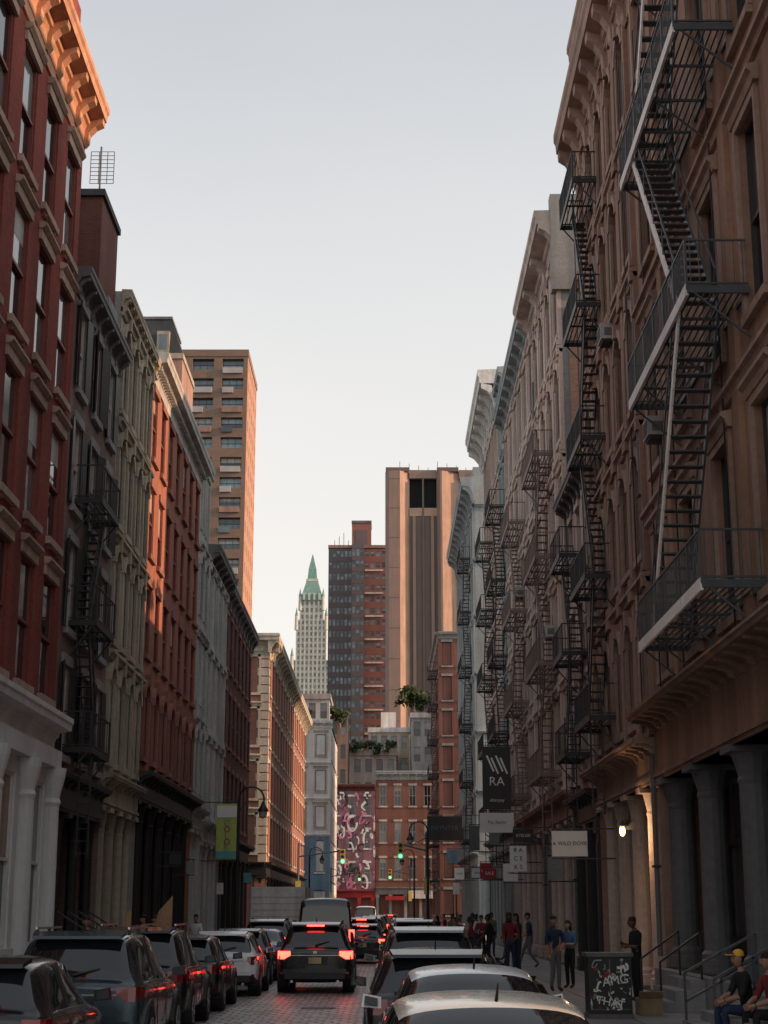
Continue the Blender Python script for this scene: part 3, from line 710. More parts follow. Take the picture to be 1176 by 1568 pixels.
fire_escape('fire_escape',fR,49.6,52.4,[6.8,10.0,13.2],prot=.8,mat='iron',bal=.2)
fire_escape('fire_escape',fR,57,62,[6.8,10.8,14.8,18.8],prot=.85,mat='ironpink',bal=.2)
fire_escape('fire_escape',fR,69,74,[6.8,10.9,15,19.1],prot=.85,mat='ironpink',flip=True,bal=.22)
fire_escape('fire_escape',fR,80.5,84.5,[6.8,10.8,14.8,18.8,22.8],prot=.9,mat='iron',bal=.2)
fire_escape('fire_escape',fR,89,94,[6.8,10.8,14.8,18.8,22.8],prot=.9,mat='iron',bal=.25)
fire_escape('fire_escape',fR,113,118,[6.8,10.9,15,19.1,23.2,27.2],prot=.9,mat='iron',bal=.3)
fire_escape('fire_escape',f6,162,168,[5,8.5,12,15.6,19.1,22.7,26.2],prot=1.0,mat='iron',bal=.3)
fire_escape('fire_escape',fL,39.2,41.8,[5.9,9.1,12.3],prot=.7,mat='iron',bal=.3)

for y,z in ((34.7,12.6),(41.5,17.5),(33.5,20.5),(46.3,10.2),(58.5,12),(71,16)):
    a=Obj('air_conditioner'); X=XR
    a.box('case','frame',X-.45,X+.15,y-.33,y+.33,z,z+.45)
    for j in range(6): a.box('grille','dkgrey',X-.465,X-.45,y-.28,y+.28,z+.06+j*.06,z+.085+j*.06)
    a.box('side_vents','dkgrey',X-.35,X-.1,y-.345,y-.33,z+.1,z+.32)
    a.box('bracket','iron',X-.4,X,y-.3,y+.3,z-.06,z); a.finish()
for y in (37.7,53.6,63.8): 
    a=Obj('drain_pipe'); a.cyl('pipe','dkgrey',(XR-.1,y,1),(XR-.1,y,24 if y!=53.6 else 15.2),.06,seg=8)
    for z in range(3,15,3): a.box('clamp','iron',XR-.2,XR+.0,y-.1,y+.1,z,z+.05)
    a.finish()
a=Obj('facade_cables')
for y,x,z0,z1 in ((35.9,6.36,7,24),(33.0,6.36,6.8,25),(28.0,6.36,7,25),(38.2,6.3,6.2,25),(48.1,6.3,6,26),(64.1,6.3,6,26)): a.cyl('cable','iron',(x,y,z0),(x+.03,y+.15,z1),.018,seg=5)
a.finish()

# ---------------------------------------------------------------- foliage
def foliage(name,blobs,n,s,mats=('leaf','leaf2')):
    b=Obj(name)
    for (x,y,z,r,hh) in blobs:
        b.cyl('stems','wood',(x,y,z-hh),(x,y,z),.05*r+.03,.03,6)
        for q in range(4):
            a=R.uniform(0,6.28); b.cyl('stems','wood',(x,y,z-hh*.3),(x+r*.6*math.cos(a),y+r*.6*math.sin(a),z+r*.3),.03,.015,5)
        cl=[(x+R.gauss(0,r*.45),y+R.gauss(0,r*.45),z+R.gauss(0,r*.35),R.uniform(.25,.5)*r) for _ in range(9)]
        for i in range(n):
            c=R.choice(cl); p=Vector((R.gauss(c[0],c[3]*.6),R.gauss(c[1],c[3]*.6),R.gauss(c[2],c[3]*.5)))
            u=Vector((R.gauss(0,1),R.gauss(0,1),R.gauss(0,1))).normalized(); v=u.orthogonal().normalized()
            k=s*R.uniform(.6,1.4)
            b.poly('leaves',R.choice(mats),[p-u*k,p+v*k*.5,p+u*k,p-v*k*.5])
    b.finish()
foliage('rooftop_tree',[(3.9,251,35.2,2.0,3),(5.9,252,34.8,1.7,2.6),(4.9,251,36,1.5,3)],420,.35)
foliage('rooftop_planting',[(-6+1.7*i,254,27.5+(i%3)*.4,.9,.8) for i in range(5)],160,.3)
foliage('rooftop_planting',[(-6.6,239,31,.9,2),(-7.6,239,31.5,.9,1.5)],250,.3)
foliage('terrace_shrub',[(7.0,52.5,17.6,.6,1.4),(7.3,51.2,17.2,.5,1.2)],300,.14)
foliage('rooftop_planting',[(-8.9,171.5,23,.8,.6)],160,.25)
foliage('potted_shrub',[(-6.4,88,1.6,.6,1.3),(-6.3,90,1.5,.55,1.2)],300,.1)

# ---------------------------------------------------------------- street furniture
def lamp(x,y,sg):
    b=Obj('street_lamp'); H=6.3
    b.lathe('post','black',x,y,[(.2,.12),(.2,.5),(.15,.6),(.13,1.1),(.09,1.2),(.07,3),(.06,H)])
    pts=[]; r=.5
    for i in range(13):
        t=math.pi*i/12*1.12; pts.append((x+sg*(r-r*math.cos(t)),y,H+r*math.sin(t)))
    for p,q in zip(pts[:-1],pts[1:]): b.cyl('crook','black',p,q,.035,seg=8)
    e=pts[-1]; 
    b.lathe('lantern','black',e[0],y,[(.22,e[2]-.28),(.2,e[2]-.2),(.1,e[2]-.05),(.05,e[2]+.1)]); b.lathe('globe','frame',e[0],y,[(.05,e[2]-.55),(.14,e[2]-.48),(.17,e[2]-.35),(.16,e[2]-.28)])
    b.beam('scroll','black',(x+sg*.02,y,H-.5),(x+sg*.4,y,H+.1),.03); b.finish()
lamp(-5.75,63,1); lamp(-5.75,124,1); lamp(2.4,88,-1); lamp(2.4,128,-1)
def signal(x,y,arm,sg):
    b=Obj('traffic_signal'); b.cyl('pole','irongrey',(x,y,.1),(x,y,6.5),.09,.07)
    b.cyl('arm','irongrey',(x,y,5.6),(x+sg*arm,y,6.0),.05); b.cyl('arm','irongrey',(x,y,6.4),(x+sg*arm*.6,y,5.9),.03)
    xx=x+sg*arm; b.box('housing','yellowp',xx-.17,xx+.17,y-.15,y+.1,5.1,6.1)
    for j,mt in enumerate(('sig_g','black','black')): b.cyl('lens',mt,(xx,y-.2,5.28+j*.32),(xx,y-.15,5.28+j*.32),.11)
    b.box('housing','yellowp',x-.17,x+.17,y-.25,y-.1,3,4)
    b.finish()
signal(-5.8,108.6,3,1); signal(2.6,160.5,2,-1); signal(2.6,98,1.6,-1); signal(-5.6,170,3,1)

def text(s,loc,size,mat,rot=(math.pi/2,0,0),align='CENTER'):
    c=bpy.data.curves.new('lettering','FONT'); c.body=s; c.size=size; c.align_x=align; c.align_y='CENTER'; c.extrude=.004
    c.materials.append(M[mat]); o=bpy.data.objects.new('lettering',c); o.location=loc; o.rotation_euler=rot; scn.collection.objects.link(o); return o
def hang_sign(name,x0,x1,y,z0,z1,mat,txt=None,size=.2,tm='black',wallx=XR,frame='black',extra=None):
    b=Obj(name); b.box('panel',mat,x0,x1,y,y+.06,z0,z1)
    for zz in (z1+.06,z0-.06): b.beam('bracket',frame,(min(x0,wallx),y+.03,zz),(max(x1,wallx),y+.03,zz),.04)
    for xx in (x0+.05,x1-.05): b.beam('bracket',frame,(xx,y+.03,z1),(xx,y+.03,z1+.06),.03)
    ex=[]
    if txt:
        ls=txt.split('\n'); k=len(ls)
        for i,l in enumerate(ls): ex.append(text(l,((x0+x1)/2,y-.01,z1-(z1-z0)*(i+.5)/k),size,tm))
    if extra: extra(b,ex)
    b.finish(extra=ex)
hang_sign('shop_sign',4.72,5.72,45,3.5,4.2,'signw','A WILD DOVE',.15)
def nriex(b,ex):
    b.box('panel','signw',4.2,5.7,70,70.06,5.35,6.2); ex.append(text('Pay Better',(4.98,69.98,5.8),.2,'greyst'))
    for i in range(4): b.beam('logo','signw',(4.55+i*.2,69.985,8.7-(i%2)*.1),(4.85+i*.2,69.985,8.0-(i%2)*.1),.012,.08)
    ex.append(text('RA',(4.98,69.985,7.55),.55,'signw')); ex.append(text('afterpay',(4.98,69.985,6.75),.2,'signw'))
hang_sign('black_banner_sign',4.35,5.6,70,6.35,9.1,'black',extra=nriex)
hang_sign('small_shop_sign',4.55,5.15,58,3.4,4.3,'signw','R A\nC E\nK S',.22)
hang_sign('red_shop_sign',4.6,5.25,75,3.5,3.95,'redp','SALE',.2,'signw')
hang_sign('black_projecting_sign',2.7,4.9,100,6.3,7.8,'black','PAYNTER',.4,'dkgrey')
hang_sign('white_blade_sign',5.3,5.8,52,3.0,3.7,'greyst',None)
hang_sign('red_blade_sign',4.9,5.5,82,3.6,4.4,'redp','OPEN',.18,'signw')
for x0,w_,y,z0,h_,mt,t_ in ((5.0,.8,62,4.6,.5,'black','ATELIER'),(4.9,.6,66,3.2,.7,'signw','eyes'),(5.2,.5,79,5.2,1.2,'greyst',None),(4.8,.9,88,3.8,.5,'signw','GALLERY'),(4.9,.6,92,5.4,1.4,'dkgrey',None),(5.0,.7,114,4.2,.8,'signw','CAFE'),(4.7,.9,120,5.5,1.0,'bluepaint',None)):
    hang_sign('blade_sign',x0,x0+w_,y,z0,z0+h_,mt,t_,.16,'signw' if mt in('black','redp') else 'black')
for y,z0,h_,mt,ww_ in ((56,3.6,.35,'black',.4),(61,3.4,.45,'greyst',.3),(86,3.5,.5,'tealp',.4)):
    hang_sign('blade_sign',-7.5,-7.5+ww_,y,z0,z0+h_,mt,None,wallx=XL)
def lb(b,ex):
    b.box('stripe','tealp',-7.33,-6.47,69.96,70,4.25,4.55); b.box('stripe','signw',-7.33,-6.47,69.96,70,6.0,6.5)
    for i,ch in enumerate('COLOR'): ex.append(text(ch,(-6.9+.03*(i%2),69.97,5.75-i*.27),.36,('tealp','redp')[i%2],rot=(math.pi/2,0,0)))
hang_sign('vertical_banner_sign',-7.35,-6.45,70,4.2,6.6,'banner',wallx=XL,extra=lb)
b=Obj('parking_sign'); b.cyl('post','irongrey',(-5.9,58,.12),(-5.9,58,3.1),.03); b.box('plate','white',-6.02,-5.78,57.95,57.97,2.6,3.0); b.finish()
b=Obj('parking_sign'); b.cyl('post','irongrey',(2.6,58,.12),(2.6,58,3.1),.03); b.box('plate','white',2.48,2.72,57.95,57.97,2.6,3.0); b.finish()
b=Obj('wall_sconce'); b.box('mount','black',6.1,6.3,40.2,40.4,4.0,4.25); b.lathe('globe','lampwarm',6.0,40.2,[(.03,3.84),(.06,3.88),(.075,3.95),(.06,4.06)]); b.lathe('cap','black',6.0,40.2,[(.14,4.08),(.04,4.22)]); b.finish()
L=bpy.data.lights.new('sconce_bulb','POINT'); L.energy=50; L.color=(1,.6,.3); L.shadow_soft_size=.06
lo=bpy.data.objects.new('sconce_bulb',L); lo.location=(5.95,40.05,3.9); scn.collection.objects.link(lo)
b=Obj('graffiti_utility_box'); ex=[]
b.box('cabinet','black',3.72,4.5,29.7,30.3,.2,1.2); b.box('cabinet','dkgrey',3.68,4.54,29.66,30.34,1.2,1.27); b.box('base','dkgrey',3.7,4.52,29.68,30.32,.12,.2)
b.box('door','dkgrey',3.76,4.46,29.694,29.699,.27,.29); b.box('door','dkgrey',4.1,4.12,29.694,29.699,.27,1.15)
scribble(b,random.Random(9),29.69,3.76,4.46,.28,1.14,30,.04,.16,.008,.02,('signw','signw','frame','greyst'),.0005)
ex.append(text('AMG',(4.2,29.67,.78),.22,'signw',rot=(math.pi/2,-.15,0))); ex.append(text('THAT',(4.1,29.67,.4),.2,'signw',rot=(math.pi/2,.2,0)))
for i in range(14):
    x=R.uniform(3.75,4.35); z=R.uniform(.25,1.08); b.box('stickers',R.choice(('signw','frame','redp','greyst')),x,x+R.uniform(.04,.1),29.693-.0003*i,29.697,z,z+R.uniform(.03,.07))
b.finish(extra=ex)
b=Obj('cardboard_box'); b.box('carton','card',4.75,5.2,30.6,31.0,.12,.42); b.hexa('flaps','card',[(4.75,30.6,.42),(5.2,30.6,.42),(5.2,30.61,.43),(4.75,30.61,.43),(4.75,30.45,.55),(5.2,30.45,.55),(5.2,30.46,.56),(4.75,30.46,.56)]); b.finish()
b=Obj('stoop_steps')
for i in range(4): b.box('steps','greyst',4.9+i*.3,6.19,24.4,27.0,.12+i*.157,.12+(i+1)*.157)
for y in (24.5,26.9):
    for zo in (.45,.9): b.beam('handrail','irongrey',(4.95,y,.12+zo),(6.15,y,.75+zo),.04)
    for x in (4.95,5.55,6.15): b.beam('handrail','irongrey',(x,y,.12+(x-4.95)/1.2*.63),(x,y,.12+(x-4.95)/1.2*.63+.9),.04)
b.finish()
b=Obj('stoop_steps')
for i in range(3): b.box('steps','greyst',5.3+i*.3,6.19,31.5,34.0,.12+i*.2,.12+(i+1)*.2)
for y in (31.6,33.9):
    b.beam('handrail','iron',(5.35,y,1.05),(6.15,y,1.6),.04)
    for x in (5.35,6.15): b.beam('handrail','iron',(x,y,.12+(x-5.3)*.7),(x,y,1.02+(x-5.3)*.7),.04)
b.finish()
b=Obj('iron_handrail')
for k in range(4):
    y=39+k*1.4
    b.beam('rail','iron',(-7.9,y,2.0),(-6.4,y,1.1),.04)
    for j in range(4): b.beam('rail','iron',(-7.9+.5*j,y,.12),(-7.9+.5*j,y,2.0-.3*j),.03)
b.finish()
b=Obj('leaning_wooden_boards')
b.hexa('boards','wood',[(-6.2,41.2,.12),(-5.4,41.2,.12),(-5.4,41.26,.12),(-6.2,41.26,.12),(-5.8,41.6,2.0),(-5.45,41.6,2.4),(-5.45,41.66,2.4),(-5.8,41.66,2.0)])
b.beam('boards','wood',(-6.6,41.1,.12),(-6.5,41.3,2.0),.12,.04); b.beam('boards','wood',(-6.6,41,1.6),(-5.4,41,1.75),.12,.04); b.finish()
for x,y in ((3.0,33),(3.2,46),(-6.1,52)):
    b=Obj('litter_bag'); 
    b.lathe('bag','black',x,y,[(.18,.12),(.3,.22),(.32,.38),(.2,.58),(.05,.66),(.08,.74)],10); b.finish()
b=Obj('fire_hydrant'); b.lathe('body','black',2.6,40,[(.16,.12),(.16,.2),(.1,.24),(.1,.7),(.14,.74),(.12,.82),(.04,.9)]); b.cyl('nozzle','dkgrey',(2.45,40,.6),(2.75,40,.6),.06); b.finish()

# ---------------------------------------------------------------- vehicles
def car(name,x,y,kind,pmat,lit=False,rot=None,taxi=False):
    if rot is None: rot=R.uniform(-.018,.018)
    P=dict(suv=(4.75,1.93,1.73,1.06),hatch=(4.25,1.82,1.52,.97),sedan=(4.8,1.85,1.46,.96),van=(5.4,2.02,2.45,1.35))[kind]
    Ln,W,H,be=P; w=W/2
    if kind=='sedan':
        S=[(0,.42,be*.86,be*.93,.86,.76),(.01,.32,be*.94,be+.0,.95,.82),(.04,.27,be,be+.06,.98,.82),(.15,.25,be,be+.08,1,.8),(.27,.25,be-.01,H-.07,1,.66),(.32,.25,be-.01,H-.02,1,.66),(.44,.25,be-.02,H,1,.68),(.54,.25,be-.03,H-.03,1,.67),(.58,.25,be-.04,H-.07,1,.66),(.72,.25,be-.06,be+.0,.985,.8)]
        gl_top=(3,8); gl_side=(3,9)
    elif kind=='van':
        S=[(0,.42,be*.95,be+.02,.93,.86),(.01,.34,be,be+.05,.97,.86),(.02,.3,be,be+.08,.99,.87),(.045,.28,be,H-.08,1,.82),(.08,.28,be,H,1,.82),(.3,.28,be,H+.01,1,.82),(.55,.28,be-.02,H,1,.82),(.68,.28,be-.05,H-.03,1,.81),(.73,.28,be-.08,H-.1,1,.79),(.86,.28,be-.12,be+.0,.985,.82)]
        gl_top=(2,8); gl_side=(3,9)
    else:
        S=[(0,.42,be*.9,be*.96,.87,.8),(.012,.32,be*.97,be+.01,.955,.85),(.035,.27,be,be+.06,.985,.84),(.10,.25,be,H-.1,1,.7),(.135,.25,be,H-.02,1,.7),(.3,.25,be-.01,H+.01,1,.72),(.48,.25,be-.03,H-.01,1,.71),(.57,.25,be-.04,H-.08,1,.69),(.72,.25,be-.06,be+.01,.985,.8)]
        gl_top=(2,7); gl_side=(3,8)
    zl=S[-1][2]
    S+=[(.82 if kind!='van' else .92,.25,zl-.04,zl+.03,.98,.78),(.95,.27,zl-.14,zl-.07,.94,.76),(.985,.32,zl-.24,zl-.2,.87,.7),(1,.42,zl-.34,zl-.3,.78,.62)]
    rings=[]; V=[]
    for fy,zb,zbelt,zr,wf,wr in S:
        a=w*wf; r=w*wr; zr6=max(zr-.07,zbelt+.02)
        half=[(0,zb),(a*.82,zb),(a*.965,zb+.13),(a,(zb+zbelt)/2+.06),(a*.978,zbelt-.06),(a*.93,zbelt+.01),(r,zr6),(r*.8,zr),(0,zr+.025)]
        ring=[]
        for (px,pz) in half: ring.append(len(V)); V.append((px,fy*Ln,pz))
        for (px,pz) in half[-2:0:-1]: ring.append(len(V)); V.append((-px,fy*Ln,pz))
        rings.append(ring)
    F=[];MI=[]
    n=len(rings[0])
    for i in range(len(rings)-1):
        for j in range(n):
            k=(j+1)%n; F.append((rings[i][j],rings[i][k],rings[i+1][k],rings[i+1][j]))
            jj=j if j<8 else 15-j
            mi=0
            if jj<=1: mi=2
            if jj==5 and gl_side[0]<=i<gl_side[1]: mi=1
            if jj in (6,7) and i in gl_top: mi=1
            MI.append(mi)
    for e in (0,-1):
        r=rings[e]
        for j in range(8):
            a,b_=r[j],r[j+1]; c=r[(16-j-1)%16]; d=r[(16-j)%16]
            q=[]
            for t in (a,b_,c,d):
                if t not in q: q.append(t)
            F.append(tuple(q)); MI.append(2 if j<=1 else 0)
    me=bpy.data.meshes.new('body'); me.from_pydata(V,[],F); me.polygons.foreach_set('material_index',MI)
    for m_ in (pmat,'carglass','black'): me.materials.append(M[m_])
    for p in me.polygons: p.use_smooth=True
    ob=bpy.data.objects.new('body',me); scn.collection.objects.link(ob)
    bm=bmesh.new(); bm.from_mesh(me); bmesh.ops.recalc_face_normals(bm,faces=bm.faces)
    cl=bm.edges.layers.float.get('crease_edge') or bm.edges.layers.float.new('crease_edge')
    for e in bm.edges:
        if len(e.link_faces)==2 and e.link_faces[0].material_index!=e.link_faces[1].material_index: e[cl]=.55
    bm.to_mesh(me); bm.free()
    sb=ob.modifiers.new('sub','SUBSURF'); sb.levels=2; sb.render_levels=2
    b=Obj(name)
    rw=.34 if kind!='suv' else .37
    for yy in (Ln*.19,Ln*.8):
        for sg in (-1,1):
            b.cyl('wheel_arches','black',(sg*(w-.28),yy,rw+.03),(sg*(w+.004),yy,rw+.03),rw+.065,seg=24)
            b.cyl('wheels','tyre',(sg*(w-.24),yy,rw),(sg*(w+.012),yy,rw),rw,seg=24)
            b.cyl('wheels','chrome',(sg*(w-.1),yy,rw),(sg*(w+.018),yy,rw),rw*.62,seg=18)
            for q in range(5):
                t=q*2*math.pi/5; b.beam('wheels','dkgrey',(sg*(w+.02),yy+rw*.18*math.cos(t),rw+rw*.18*math.sin(t)),(sg*(w+.02),yy+rw*.55*math.cos(t+.3),rw+rw*.55*math.sin(t+.3)),.012,.05)
    tm='tail_on' if lit else 'tail'
    zt=be-.03; zb=be-.22
    if kind=='van': zt=be+.05; zb=be-.45
    inner=.64 if kind in('suv','sedan') else .7
    if kind=='van': inner=.84
    for sg in (-1,1):
        fp=[(inner*w,-.0),(.8*w,.0),(.90*w,.035),(.955*w,.10),(.985*w,.30),(.8*w,.30),(inner*w,.1)]
        k=len(fp); lo_=[(sg*px,py,zb+(.09 if px<.75*w else 0)) for px,py in fp]; hi=[(sg*px,py+.015,zt) for px,py in fp]
        for i in range(k):
            j=(i+1)%k; b.poly('tail_lamps',tm,[lo_[i],lo_[j],hi[j],hi[i]])
        b.poly('tail_lamps',tm,lo_); b.poly('tail_lamps',tm,hi)
        b.box('reflectors','tail',sg*.8*w-.09,sg*.8*w+.09,-.005,.08,.48,.53)
        b.hexa('mirrors',pmat,[(sg*(w-.02),Ln*.66,be),(sg*(w+.2),Ln*.655,be+.02),(sg*(w+.19),Ln*.69,be+.02),(sg*(w-.02),Ln*.69,be),(sg*(w-.02),Ln*.66,be+.12),(sg*(w+.18),Ln*.655,be+.16),(sg*(w+.17),Ln*.69,be+.15),(sg*(w-.02),Ln*.69,be+.12)])
        b.hexa('mirror_glass','carglass',[(sg*(w+.02),Ln*.653,be+.02),(sg*(w+.17),Ln*.65,be+.035),(sg*(w+.17),Ln*.654,be+.035),(sg*(w+.02),Ln*.657,be+.02),(sg*(w+.02),Ln*.653,be+.11),(sg*(w+.16),Ln*.65,be+.14),(sg*(w+.16),Ln*.654,be+.14),(sg*(w+.02),Ln*.657,be+.11)])
        if kind=='suv':
            b.beam('roof_rails','chrome',(sg*w*.66,Ln*.16,H+.045),(sg*w*.66,Ln*.52,H+.045),.03)
            for yy in (.17,.34,.51): b.beam('roof_rails','black',(sg*w*.66,Ln*yy,H-.05),(sg*w*.66,Ln*yy,H+.04),.04)
        b.cyl('exhaust','chrome',(sg*w*.6,-.01,.3),(sg*w*.6,.2,.3),.035,seg=10)
        b.beam('door_lines','black',(sg*(w+.001),Ln*.33,.42),(sg*(w*.985),Ln*.33,be-.04),.012)
        b.beam('door_lines','black',(sg*(w+.001),Ln*.52,.42),(sg*(w*.985),Ln*.52,be-.06),.012)
        b.box('door_handles','chrome',sg*(w+.0)-.012,sg*(w+.0)+.012,Ln*.36,Ln*.36+.18,be-.17,be-.14)
        b.beam('window_trim','chrome',(sg*w*.945,Ln*.16,be+.012),(sg*w*.94,Ln*.6,be-.02),.014)
        if kind!='sedan': b.beam('pillars','black',(sg*w*.925,Ln*.34,be+.02),(sg*w*.735,Ln*.345,H-.07),.05,.02)
    b.box('bumper','black',-w*.78,w*.78,-.035,.1,.36,.5); b.box('bumper',pmat,-w*.82,w*.82,-.03,.08,.505,.6)
    b.box('plate_recess','black',-.32,.32,-.012,.05,be-.36,be-.16); b.box('licence_plate','plate',-.16,.16,-.03,-.01,be-.33,be-.18)
    b.box('trim_strip','chrome',-inner*w,inner*w,-.012,.04,be-.14,be-.12)
    b.box('badge','chrome',-.05,.05,-.005,.05,be-.09,be-.02)
    if kind in('suv','hatch'):
        b.hexa('spoiler',pmat,[(-w*.62,Ln*.1-.16,H-.09),(w*.62,Ln*.1-.16,H-.09),(w*.66,Ln*.13,H-.04),(-w*.66,Ln*.13,H-.04),(-w*.62,Ln*.1-.14,H-.05),(w*.62,Ln*.1-.14,H-.05),(w*.66,Ln*.13,H+.01),(-w*.66,Ln*.13,H+.01)])
        if lit: b.box('brake_lamp','tail_on',-.22,.22,Ln*.1-.18,Ln*.1-.14,H-.1,H-.06)
        b.beam('wiper','black',(0,Ln*.035,be+.12),(.35,Ln*.05,be+.2),.02)
    b.cyl('antenna','black',(0,Ln*.2,H),(0,Ln*.17,H+.11),.012,.006,6)
    if taxi: b.box('roof_light','white',-.3,.3,Ln*.4,Ln*.44,H,H+.16)
    b.finish(loc=(x,y,0.0),rotz=rot,extra=[ob])
car('parked_car',.72,9.3,'sedan','p_silver'); car('parked_car',.88,15.0,'sedan','p_white'); car('parked_suv',.68,20.4,'hatch','p_black')
car('parked_suv',.8,28.2,'suv','p_grey'); car('parked_suv',.98,34.0,'hatch','p_slate'); car('parked_car',.98,41,'hatch','p_silver')
car('parked_car',1.0,47,'sedan','p_black'); car('parked_suv',1.0,53.4,'suv','p_black'); car('parked_car',1.0,60,'hatch','p_white'); car('parked_suv',1.0,66,'suv','p_grey'); car('parked_car',1.0,73,'sedan','p_navy'); car('parked_car',1.0,80,'sedan','p_black')
car('suv',-1.74,41,'suv','p_black',lit=True,rot=0); car('van',-2.0,55,'van','p_slate',lit=True)
car('car',-.85,64,'hatch','p_black',lit=True); car('car',-1.0,71,'suv','p_black',lit=True); car('car',-.8,79,'suv','p_grey',lit=True); car('taxi',-.9,87,'sedan','p_yellow',lit=True,taxi=True); car('car',-.7,98,'suv','p_black',lit=True); car('car',-1.5,112,'sedan','p_white',lit=True); car('car',-.5,125,'suv','p_red',lit=True); car('van',-1.6,140,'van','p_white',lit=True); car('car',.6,150,'suv','p_black',lit=True); car('car',-3.4,120,'sedan','p_grey',lit=True)
car('parked_car',-4.3,16.6,'hatch','p_black'); car('parked_suv',-4.15,21.6,'suv','p_slate'); car('parked_suv',-4.25,27.4,'suv','p_black'); car('parked_car',-4.25,33.4,'hatch','p_black'); car('parked_car',-3.95,39.4,'hatch','p_white')
car('parked_car',-4.1,45.6,'hatch','p_black'); car('parked_car',-3.95,51.2,'sedan','p_blue'); car('parked_suv',-4.15,57.2,'suv','p_grey'); car('parked_car',-4.1,71.5,'sedan','p_white'); car('parked_suv',-4.1,78,'suv','p_black')
b=Obj('box_truck')
b.box('cargo_box','white',-1.1,1.1,0,4.4,.95,2.95)
for sx in (-1,1): b.box('cargo_frame','greyst',sx*1.1-.03,sx*1.1+.03,-.02,.05,.93,2.97); b.box('tail_lamps','tail',sx*.95-.1,sx*.95+.1,-.03,.03,.75,.9)
for j in range(7): b.box('roller_door','greyst',-1.0,1.0,-.015,0,1.05+j*.25,1.06+j*.25)
b.box('chassis','black',-.9,.9,0,6.2,.5,.9); b.hexa('cab','white',[(-1,4.5,.6),(1,4.5,.6),(1,6.4,.6),(-1,6.4,.6),(-1,4.5,2.4),(1,4.5,2.4),(.95,5.7,2.4),(-.95,5.7,2.4)])
for yy in (1.2,5.3):
    for sx in (-1,1): b.cyl('wheels','tyre',(sx*.75,yy,.42),(sx*1.05,yy,.42),.42,seg=20)
b.box('bumper','black',-1.05,1.05,-.12,-.02,.5,.65); b.finish(loc=(-4.2,64,0))
def bicycle(x,y,rot):
    b=Obj('bicycle')
    for cy in (0,1.02):
        for i in range(20):
            a0=i*math.pi/10;a1=(i+1)*math.pi/10
            b.cyl('wheels','tyre',(0,cy+.33*math.cos(a0),.34+.33*math.sin(a0)),(0,cy+.33*math.cos(a1),.34+.33*math.sin(a1)),.018,seg=6)
            if i%2==0: b.beam('wheels','chrome',(0,cy,.34),(0,cy+.33*math.cos(a0),.34+.33*math.sin(a0)),.004)
    J=dict(r=(0,0,.34),bb=(0,.42,.3),st=(0,.3,.82),hd=(0,.85,.85),fk=(0,1.02,.34))
    for p,q in (('r','bb'),('r','st'),('bb','st'),('st','hd'),('bb','hd'),('hd','fk')): b.cyl('frame','cblue',J[p],J[q],.017,seg=8)
    b.box('saddle','black',-.07,.07,.15,.42,.9,.95); b.cyl('post','chrome',(0,.29,.8),(0,.28,.92),.014); b.beam('handlebar','black',(-.28,.8,1.02),(.28,.8,1.02),.025); b.cyl('stem','black',(0,.85,.85),(0,.8,1.02),.015)
    b.finish(loc=(x,y,.12),rotz=rot)
bicycle(2.55,44,.1); bicycle(2.6,50,0)

